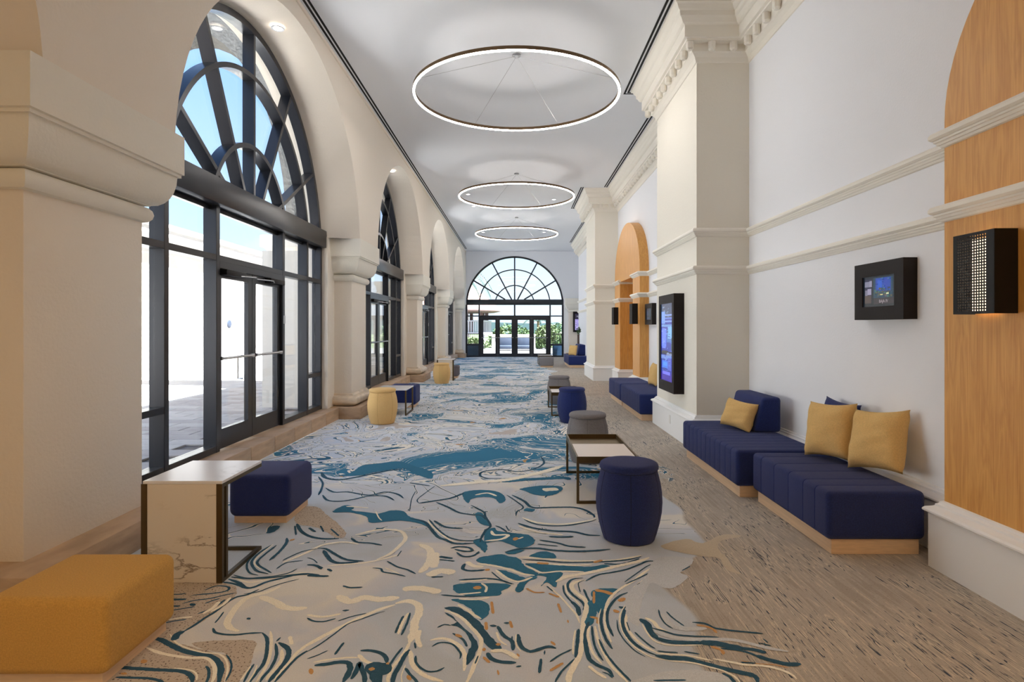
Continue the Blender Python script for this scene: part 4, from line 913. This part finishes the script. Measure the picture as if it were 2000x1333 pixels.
def c_table():
    e = empty('side_table'); W_, D, H = .475, .545, .60; t = .024; x = W_/2
    MB().box(-x+.01, x-.0, -D/2, D/2, H-.018, H).build('tabletop', 'marble_top', e, bevel=.002, seg=1)
    MB().box(-x+.034, x-.034, -D/2+.004, -D/2+.024, .002, H-.018).build('marble_panel', 'marble', e, bevel=.001, seg=1)
    for sx in (-1, 1):
        a, b = sorted((sx*x, sx*(x-.034)))
        MB().box(a, b, -D/2, -D/2+.026, 0, H-.018).build('leg', 'brass_dark', e)
        a, b = sorted((sx*x, sx*(x-t)))
        MB().box(a, b, -D/2+.05, -D/2+.074, .02, H-.035).build('leg', 'brass_dark', e)
        MB().box(a, b, -D/2+.026, D/2, 0, .022).build('floor_rail', 'brass_dark', e)
        MB().box(a, b, -D/2+.026, D/2, H-.04, H-.018).build('top_rail', 'brass_dark', e)
    MB().box(-x+t, x-t, D/2-.024, D/2, 0, .022).build('floor_rail', 'brass_dark', e)
    return e
ct = c_table(); ct.location = (-1.962, 3.507+.2725, 0); tag(ct, 'marble fronted side table with a bronze frame behind the ochre pouf', 'side table')
c2 = copy_tree(ct); c2.location = (-2.01, 16.87+.2725, 0); tag(c2, 'white side table behind the farther yellow stool', 'side table')
e = empty('low_table', (-2.135, 10.5, 0)); tag(e, 'low framed table with a pale top and a shelf beside the nearer yellow stool', 'side table')
for sx in (-1, 1):
    for sy in (-1, 1): MB().box(sx*.265, sx*.241, sy*.34, sy*.316, 0, .43).build('leg', 'brass_dark', e)
    MB().box(sx*.265, sx*.241, -.316, .316, 0, .024).build('floor_rail', 'brass_dark', e)
MB().box(-.27, .27, -.345, .345, .43, .45).build('tabletop', 'marble_top', e, bevel=.002, seg=1)
MB().box(-.241, .241, -.33, .33, .12, .135).build('shelf', 'marble_top', e)

# ---------------------------------------------------------------- wall lights
def sconce():
    e = empty('wall_light'); X = -.125; Y0, Y1, Z = -.15, .15, .45   # front towards -x
    # folded steel box with a perforated face, open at top and bottom
    fr = MB(); fr.box(X, X+.004, Y0, Y0+.055, 0, Z); fr.box(X, X+.004, Y1-.03, Y1, 0, Z); fr.box(X, 0, Y0, Y0+.004, 0, Z); fr.box(X, 0, Y1-.004, Y1, 0, Z)
    fr.box(X, X+.004, Y0+.055, Y1-.03, 0, .012); fr.box(X, X+.004, Y0+.055, Y1-.03, Z-.012, Z); fr.build('housing', 'black_metal', e)
    g = MB(); a, b = Y0+.055, Y1-.03; ny, nz_ = 12, 27
    for i in range(ny+1):
        y = a+(b-a)*i/ny; g.box(X+.001, X+.003, y-.0045, y+.0045, .012, Z-.012)
    for k in range(nz_+1):
        z = .012+(Z-.024)*k/nz_; g.box(X+.0005, X+.0035, a, b, z-.004, z+.004)
    go = g.build('perforated_face', 'black_metal', e); go['kind'] = 'stuff'
    MB().box(-.03, -.004, -.04, .13, .02, Z-.02).build('lamp', 'sconce_glow', e)
    return e
mat('sconce_glow', (1, .8, .6), .5, emit=(1, .72, .45), estr=1.8)
s0 = sconce(); s0.location = (PX, 3.315, 1.575); tag(s0, 'black perforated wall light on the near oak panel', 'wall light', 'black wall lights')
s1 = copy_tree(s0); s1.location = (PX, 13.25, 1.575); tag(s1, 'black wall light on the near side of the arched oak portal', 'wall light', 'black wall lights')
s2 = copy_tree(s0); s2.location = (PX, 15.75, 1.575); tag(s2, 'black wall light on the far side of the arched oak portal', 'wall light', 'black wall lights')

# ---------------------------------------------------------------- screens
scr = {}
def scol(c, k=1.0):
    key = 'px_%d_%d_%d' % c
    if key not in M:
        l = srgb(*c); m = mat(key, (.01, .01, .01), .25, emit=l, estr=.55)
    return key
def screen_art(rects, parent, x, w_, h):
    # rects: (u0, v0, u1, v1, colour) over the lit screen, v up, u from the left seen from the room; laid as thin print layers
    mats = sorted({scol(r[4]) for r in rects}); m = MB()
    for i, (u0, v0, u1, v1, c) in enumerate(rects):
        y0, y1 = w_/2-u0*w_, w_/2-u1*w_; xx = x-.0006-.00006*i
        m.add([(xx, y0, v0*h), (xx, y1, v0*h), (xx, y1, v1*h), (xx, y0, v1*h)], [(0, 1, 2, 3)], mats.index(scol(c)))
    return m.build('screen_picture', mats, parent)
def text_obj(body, size, parent, loc, rot, m_, name='lettering'):
    c = bpy.data.curves.new(name, 'FONT'); c.body = body; c.size = size; c.extrude = .0004; c.align_x = 'CENTER'
    to = bpy.data.objects.new(name, c); COL.objects.link(to); bpy.context.view_layer.update()
    me = bpy.data.meshes.new_from_object(to.evaluated_get(bpy.context.evaluated_depsgraph_get())); me.materials.clear(); me.materials.append(M[m_]); bpy.data.objects.remove(to)
    o = bpy.data.objects.new(name, me); COL.objects.link(o); o.parent = parent; o.location = loc; o.rotation_euler = rot; return o
def wall_screen(nm, loc, w_, h, dep, fr_, label, rects, cat='display', txt=None, fz=None):
    e = empty(nm, loc); tag(e, label, cat)
    X = -dep; b = fr_; bz0, bz1 = fz or (fr_, fr_)
    m = MB(); m.box(X, 0, -w_/2, -w_/2+b, 0, h); m.box(X, 0, w_/2-b, w_/2, 0, h); m.box(X, 0, -w_/2+b, w_/2-b, 0, bz0); m.box(X, 0, -w_/2+b, w_/2-b, h-bz1, h)
    m.build('housing', 'screen_frame', e)
    sp = MB().box(X+.012, -.01, -w_/2+b, w_/2-b, bz0, h-bz1).build('screen_panel', 'black_metal', e)
    s_ = empty('display_area', (0, 0, bz0), parent=e)
    screen_art(rects, s_, X+.012, w_-2*b, h-bz0-bz1)
    if txt:
        for (body, size, u, v, mm) in txt:
            text_obj(body, size, s_, (X+.0095, (w_-2*b)*(.5-u), (h-bz0-bz1)*v), (PI/2, 0, -PI/2), mm)
    return e
rnd = random.Random(3)
def photo_rects():
    R_ = [(0, 0, 1, 1, (18, 26, 34)), (.05, .14, .27, .92, (30, 30, 58)), (.05, .66, .22, .84, (112, 112, 132)), (.20, .66, .28, .86, (128, 124, 146)), (.06, .38, .14, .56, (110, 108, 126)), (.14, .40, .26, .60, (140, 134, 158)), (.05, .12, .26, .38, (70, 58, 54)),
          (.33, .28, .92, .94, (26, 58, 78)), (.40, .50, .86, .92, (30, 62, 148)), (.46, .56, .60, .86, (28, 78, 176)), (.66, .62, .80, .90, (34, 60, 150)), (.34, .08, .95, .28, (44, 40, 44))]
    for k in range(46):
        u = rnd.uniform(.34, .86); v = rnd.uniform(.28, .56); s_ = rnd.uniform(.02, .07)
        R_.append((u, v, min(.93, u+s_), v+s_*.9, rnd.choice([(40, 72, 60), (66, 70, 44), (52, 92, 88), (84, 74, 48), (90, 76, 84), (36, 64, 96)])))
    for k in range(14):
        u = rnd.uniform(.4, .84); v = rnd.uniform(.56, .9); s_ = rnd.uniform(.02, .06); R_.append((u, v, min(.93, u+s_), v+s_*.7, rnd.choice([(60, 100, 130), (36, 84, 150), (26, 50, 120)])))
    R_ += [(.56, .36, .64, .40, (190, 180, 120)), (.74, .38, .82, .43, (190, 200, 150))]
    return R_
wall_screen('room_sign', (WR, 4.567, 1.56), .615, .44, .10, .105, 'small black room sign screen showing a palm picture beside the near oak panel', photo_rects(), 'display', [('BAJA IV', .034, .66, .13, 'sign_text')] if False else None, fz=(.10, .105))
mat('sign_text', (.05, .05, .05), .4, emit=srgb(150, 140, 145), estr=.5)
rs = [o for o in COL.objects if o.name == 'room_sign'][0]
da = [c for c in rs.children if c.name.startswith('display_area')][0]
text_obj('BAJA IV', .034, da, (-.0905, -.06, .028), (PI/2, 0, -PI/2), 'sign_text')
wall_screen('room_sign', (WR, 12.55, 1.56), .66, .44, .09, .10, 'small black room sign screen just before the arched oak portal', [(0, 0, 1, 1, (40, 56, 72)), (.08, .4, .4, .8, (60, 80, 104)), (.5, .3, .9, .9, (52, 74, 88)), (.1, .1, .6, .2, (70, 90, 110))], fz=(.10, .10))
def tall_rects():
    R_ = [(0, 0, 1, 1, (34, 48, 150)), (0, .80, 1, 1, (42, 66, 98)), (0, 0, 1, .10, (60, 40, 150))]
    for k in range(12): u = rnd.uniform(.05, .7); v = rnd.uniform(.82, .96); R_.append((u, v, u+rnd.uniform(.08, .25), v+.008, (108, 140, 170)))
    R_ += [(.04, .74, .36, .90, (110, 150, 220)), (.04, .70, 1, .73, (96, 140, 200)), (.36, .84, .98, .86, (120, 150, 220)), (.36, .80, .98, .82, (90, 120, 200)), (.3, .76, .95, .78, (120, 150, 210)),
           (.05, .44, .48, .66, (72, 98, 210)), (.10, .42, .42, .68, (92, 118, 226)), (.5, .5, .96, .66, (64, 108, 180)), (.62, .55, .95, .70, (110, 170, 220)), (.9, .40, .98, .56, (40, 90, 60)),
           (.02, .34, .98, .38, (30, 34, 60)), (.1, .36, .6, .39, (40, 40, 50)), (.5, .33, .95, .36, (120, 130, 160)), (.02, .28, .9, .33, (110, 140, 210)), (.1, .16, .6, .26, (50, 110, 220)), (.2, .19, .55, .24, (70, 140, 235)), (.15, .08, .8, .12, (110, 110, 230)), (.6, .14, .9, .3, (80, 90, 190))]
    for k in range(46):
        u = rnd.uniform(.03, .85); v = rnd.uniform(.1, .8); R_.append((u, v, min(.98, u+rnd.uniform(.04, .2)), v+rnd.uniform(.004, .012), rnd.choice([(130, 160, 230), (60, 90, 200), (150, 180, 230), (40, 50, 120), (90, 130, 210)])))
    return R_
wall_screen('tall_display', (SX, 8.295, .62), .83, 1.33, .138, .10, 'tall portrait display in a black case on the near pilaster', tall_rects(), fz=(.14, .12))
# display on the end wall, facing the room
fe = empty('portrait_display', (3.12, YF, 1.27), -PI/2); tag(fe, 'dark portrait display on the end wall beside the glass doors', 'display')
MB().box(-.1, 0, -.3, .3, 0, 1.02).build('housing', 'screen_frame', fe, bevel=.005)
fe.rotation_euler = (0, 0, PI/2); fe.location = (3.12, 29.95, 1.27)
def far_rects():
    R_ = [(0, 0, 1, 1, (150, 140, 200)), (0, .66, 1, 1, (34, 28, 52)), (.2, .82, .8, .86, (180, 180, 190)), (.35, .74, .65, .78, (150, 150, 170))]
    for k in range(30): u = rnd.uniform(0, .8); v = rnd.uniform(.02, .6); R_.append((u, v, min(1, u+rnd.uniform(.05, .2)), v+rnd.uniform(.02, .06), rnd.choice([(190, 180, 230), (90, 80, 140), (60, 54, 90), (210, 205, 240)])))
    return R_
da = empty('display_area', (0, 0, .1), parent=fe); screen_art(far_rects(), da, -.1005, .42, .82)
# outlet cover and vase
oc = MB().box(-.006, 0, -.035, .035, -.06, .06).build('outlet_cover', 'outlet', loc=(SX-.06, 8.38, .215), bevel=.002, seg=1); tag(oc, 'white outlet cover on the plinth below the tall display', 'outlet')
v = empty('floor_vase', (2.62, 25.4, 0)); tag(v, 'slim brown floor vase with green leaves behind the farthest bench', 'vase')
MB().lathe([(.06, 0), (.07, .05), (.055, .5), (.045, 1.15), (.055, 1.2)], 20).build('vase_body', 'vase_brown', v, smooth=True)
def leaves(mb_, c, r, n, size, rnd, up=0):
    for k in range(n):
        a = rnd.uniform(0, 2*PI); el = math.asin(rnd.uniform(-1, 1)); q = rnd.uniform(.55, 1)**.6
        p = Vector((c[0]+r[0]*q*math.cos(a)*math.cos(el), c[1]+r[1]*q*math.sin(a)*math.cos(el), c[2]+r[2]*q*math.sin(el)))
        d = Vector((rnd.uniform(-1, 1), rnd.uniform(-1, 1), rnd.uniform(-.6, .8))).normalized(); e = d.cross(Vector((rnd.uniform(-1, 1), rnd.uniform(-1, 1), 1))).normalized()
        s_ = size*rnd.uniform(.6, 1.3)
        mb_.add([p-d*s_, p+e*s_*.4, p+d*s_, p-e*s_*.4], [(0, 1, 2, 3)])
    return mb_
leaves(MB(), (0, 0, 1.36), (.1, .1, .16), 70, .06, random.Random(5)).build('foliage', 'leaf_a', v)

# ---------------------------------------------------------------- outside, left courtyard
GZ = .17
cy_ = empty('floor_courtyard'); struct(cy_, 'paved courtyard outside the left windows')
MB().box(-40, -3.33, -12, 60, -.1, GZ-.02).build('paving_bed', 'grout', cy_)
pm = [MB().box(.006, .594, .006, .294, 0, .022).mesh('paver', q, bevel=.004, seg=1) for q in ('paver', 'paver_b')]
cnt = 0; rest = MB()
for iy in range(0, 80):
    for ix in range(0, 12):
        x = -3.45-(ix+1)*.6+(.3 if iy % 2 else 0)-.0; y = 3.2+iy*.3
        vis = x > -6.6 and 4.6 < y < 18 and cnt < 295
        if x+.6 > -3.4: continue
        if vis:
            cnt += 1; o = bpy.data.objects.new('paver', pm[rnd.random() < .4]); COL.objects.link(o); o.parent = cy_; o.location = (x, y, GZ-.02+rnd.uniform(0, .002))
        else: rest.box(x+.006, x+.594, y+.006, y+.294, GZ-.02, GZ+.001)
ro = rest.build('paver_field', 'paver', cy_); ro['kind'] = 'stuff'
bw = empty('courtyard_building', (-10.2, 20, 0)); tag(bw, 'sunlit cream building wall with a cornice across the courtyard', 'building')
MB().box(0, .4, -32, 40, 0, 4.2).build('facade', 'courtyard_wall', bw)
MB().sweep([(0, 3.5), (.06, 3.5), (.06, 3.62), (.12, 3.66), (.12, 3.8), (.3, 3.95), (.3, 4.15), (.36, 4.2), (.36, 4.3), (-.1, 4.3)], [(.4, -32), (.4, 40)], side=-1).build('cornice', 'courtyard_wall', bw)
dsk = []
for k, y in enumerate((.4, 3.2)):
    o = MB().lathe([(.001, .05), (.10, .05), (.14, .03), (.14, 0)], 20).build('wall_disc', 'slate_box', loc=(-9.8, 20+y, 1.62)); o.rotation_euler = (0, PI/2, 0)
    tag(o, ('left' if k == 0 else 'right')+' round grey fixture on the courtyard wall', 'wall fixture', 'round fixtures on the courtyard wall')
ga = empty('courtyard_gateway', (-7.4, 13, 0)); tag(ga, 'rough stucco archway spanning the courtyard outside the nearest window', 'archway')
pts = [(-5.0-.0+7.4, 0), (3.85, 0), (3.85, 9.0), (-2.02, 9.0)]+[(2.2*-math.cos(PI*i/24)+.2, 3.6+4.4*math.sin(PI*i/24)) for i in range(25)]
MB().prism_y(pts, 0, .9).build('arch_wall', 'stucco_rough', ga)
MB().sweep([(0, 2.7), (.06, 2.75), (.1, 2.85), (.35, 3.2), (.4, 3.2), (.4, 3.45), (0, 3.45)], [(3.85, 0), (2.4, 0), (2.4, .9), (3.85, .9)], side=1).build('capital', 'courtyard_wall', ga)
MB().box(2.38, 3.86, -.02, .92, 0, 2.7).build('pier_facing', 'courtyard_wall', ga)
for y in PC[1:3]:
    o = MB().box(-.75, 0, -.55, .55, 0, 2.6).build('outer_pier', 'courtyard_wall', loc=(-3.46, y, GZ)); struct(o)
# ---------------------------------------------------------------- outside, beyond the end doors
struct(MB().box(-12, 12, YF+.3, 44, -.1, -.005).build('floor_terrace', 'terrace'), 'terrace beyond the end doors')
gr = MB().box(-200, 200, 44, 320, -2.2, -2).build('ground', 'leaf_b'); struct(gr)
hl = MB().prism_y([(-160, -4), (160, -4), (160, 3), (60, 6.5), (10, 3.4), (-40, 5), (-90, 3), (-160, 6)], 300, 305).build('hills', 'hill'); struct(hl, 'hazy low hills on the horizon')
tw = empty('thatched_pavilion', (-5.0, 46, 0)); tag(tw, 'tall pavilion with a pink conical roof and white balcony beyond the end doors', 'pavilion')
MB().lathe([(3.75, 2.75), (3.7, 2.95), (3.1, 3.45), (2.2, 4.2), (.1, 6.3)], 28).build('conical_roof', 'roof_pink', tw, smooth=True)
MB().lathe([(3.3, 2.62), (3.78, 2.72), (3.78, 2.8), (3.2, 2.84)], 28).build('roof_fringe', 'roof_edge', tw)
for a in range(0, 360, 30):
    a = math.radians(a); MB().box(-.13, .13, -.13, .13, 1.1, 2.7).build('roof_post', 'roof_edge', tw, loc=(2.7*math.cos(a), 2.7*math.sin(a), 0))
MB().lathe([(3.15, 1.0), (3.15, 1.14)], 28).build('balcony_deck', 'white_paint', tw)
bl = MB().box(-.05, .05, -.012, .012, 1.14, 1.96).mesh('baluster', 'white_paint')
for k in range(96):
    a = 2*PI*k/96; o = bpy.data.objects.new('baluster', bl); COL.objects.link(o); o.parent = tw; o.location = (3.05*math.cos(a), 3.05*math.sin(a), 0); o.rotation_euler = (0, 0, a+PI/2)
MB().tube([(3.05*math.cos(2*PI*k/48), 3.05*math.sin(2*PI*k/48), 1.98) for k in range(48)], .05, 6, closed=True).build('handrail', 'white_paint', tw)
for a in range(-150, 0, 30):
    a = math.radians(a); MB().box(-.2, .2, -.2, .2, -2, 1.0).build('support_post', 'white_paint', tw, loc=(2.8*math.cos(a), 2.8*math.sin(a), 0))
def bush(x, y, z, r, n, m_, label, seed, size=.12, trunk=True):
    e = empty('leafy_shrub', (x, y, z)); tag(e, label, 'shrub', 'shrubs beyond the end doors'); rd = random.Random(seed)
    m = MB()
    for k in range(4): leaves(m, (rd.uniform(-.4, .4)*r[0], rd.uniform(-.4, .4)*r[1], r[2]+rd.uniform(-.3, .3)*r[2]), [q*.75 for q in r], n//4, size, rd)
    m.build('foliage', m_, e)
    MB().tube([(0, 0, 0), (.05, 0, r[2])], [.07, .04], 6).build('stem', 'trunk', e)
bush(.55, 43, -.1, (.9, .7, .8), 1600, 'leaf_a', 'green shrub right of the centre door post', 11)
bush(2.1, 42, -.1, (1.0, .8, .95), 2000, 'leaf_b', 'pale green shrub behind the right door leaf', 12)
bush(-1.3, 48, -1, (.55, .6, 1.35), 1200, 'leaf_b', 'yellow-green shrub beside the pavilion', 13)
bush(-.2, 60, -2, (2.6, 2, 2.0), 2600, 'leaf_a', 'distant dark green tree crowns behind the centre doors', 14, .2)
bush(3.6, 56, -2, (2.6, 2, 2.2), 2600, 'leaf_a', 'distant green tree crowns behind the right doors', 15, .2)
bush(-3.0, 41.2, -.1, (1.3, .7, .5), 1500, 'leaf_b', 'low green planting below the pavilion balcony', 16)
def frond(mb_, base, dirv, L_, droop, n=26, lw_=.035, ll=.55, rd=random):
    p = Vector(base); d = Vector(dirv).normalized(); pts = [p.copy()]
    for k in range(n):
        d.z -= droop/n; d.normalize(); p = p+d*L_/n; pts.append(p.copy())
        sd = d.cross(Vector((0, 0, 1))).normalized(); l_ = ll*math.sin(PI*(k+1)/(n+1.5))**.6
        for s_ in (-1, 1):
            q = p+sd*s_*l_*.55+d*l_*.35+Vector((0, 0, -l_*.75)); mid = (p+q)/2+Vector((0, 0, .12*l_))
            t = d*lw_
            mb_.add([p-t, p+t, mid+t, mid-t], [(0, 1, 2, 3)]); mb_.add([mid-t, mid+t, q], [(0, 1, 2)])
    mb_.tube(pts, .02, 5); return mb_
pt = empty('palm_tree', (-4.1, 35.5, 0)); tag(pt, 'palm with drooping fronds at the upper left of the end window', 'palm')
MB().tube([(0, 0, -.05), (.1, 0, 2.5), (0, 0, 5.1)], [.2, .16, .14], 10).build('trunk', 'trunk', pt, smooth=True)
for k, (dx, dy, dz, L_, dr) in enumerate([(1, -.1, .35, 3.4, 2.0), (1, .3, .15, 3.0, 2.1), (.9, -.4, .5, 3.6, 1.9), (-1, .2, .4, 3, 1.8), (-.3, 1, .5, 3, 1.8), (-.5, -1, .4, 3, 1.8)]):
    frond(MB(), (0, 0, 5.0), (dx, dy, dz), L_, dr).build('frond', 'palm_leaf', pt)
pt2 = empty('palm_tree', (2.3, 64, -2)); tag(pt2, 'small distant palm top above the right doors', 'palm')
MB().tube([(0, 0, 0), (0, 0, 4.2)], .12, 8).build('trunk', 'trunk', pt2)
for k in range(9):
    a = 2*PI*k/9; frond(MB(), (0, 0, 4.1), (math.cos(a), math.sin(a), 1.1), 1.9, 1.9, n=12, ll=.4, lw_=.05).build('frond', 'palm_leaf', pt2)
for k, (x, lb) in enumerate(((-.68, 'left slate-grey lounge seat on the terrace beyond the doors'), (.42, 'right slate-grey lounge seat on the terrace beyond the doors'))):
    e = empty('outdoor_armchair', (x, 36, 0)); tag(e, lb, 'outdoor seat', 'terrace seats')
    MB().box(-.38, .38, .25, .38, .1, .88).build('backrest', 'slate_box', e, bevel=.03); MB().box(-.38, .38, -.35, .3, .22, .42).build('seat', 'slate_box', e, bevel=.03)
    MB().box(-.40, .40, -.38, .38, .17, .21).build('seat_frame', 'white_paint', e)
    for sx in (-1, 1):
        for sy in (-1, 1): MB().box(sx*.38, sx*.34, sy*.36, sy*.32, 0, .18).build('leg', 'white_paint', e)
pw = MB().box(-1.6, 1.2, 38.4, 38.6, 0, .98).box(-1.65, 1.25, 38.35, 38.65, .98, 1.06).build('terrace_parapet', 'courtyard_wall'); tag(pw, 'low cream parapet wall beyond the terrace seats', 'wall')
co = empty('terrace_column', (3.05, 33.2, 0)); tag(co, 'pale square column on the terrace right of the end doors', 'column')
MB().box(-.42, .42, -.4, .4, 0, 4.1).build('shaft', 'courtyard_wall', co)
MB().box(-.5, .5, -.5, .5, 4.1, 4.2).box(-.62, .62, -.62, .62, 4.2, 4.45).box(-.5, .9, -.5, .5, 4.45, 6.5).build('capital', 'courtyard_wall', co)
for k, xx in enumerate((-2.35, 2.3)):
    e = empty('terrace_railing', (xx, 31.4, 0)); tag(e, ('left' if k == 0 else 'right')+' dark railing on a curb with painted blue shade outside the end window', 'railing', 'railings outside the end window')
    MB().box(-.42, .42, -.06, .06, 0, .60).build('curb_panel', 'blue_shade', e); MB().box(-.42, .42, -.02, .02, 1.14, 1.18).build('top_rail', 'black_metal', e); MB().box(-.42, .42, -.02, .02, .62, .65).build('bottom_rail', 'black_metal', e)
    for j in range(8): MB().box(-.009, .009, -.009, .009, .6, 1.15).build('bar', 'black_metal', e, loc=(-.38+.108*j, 0, 0))
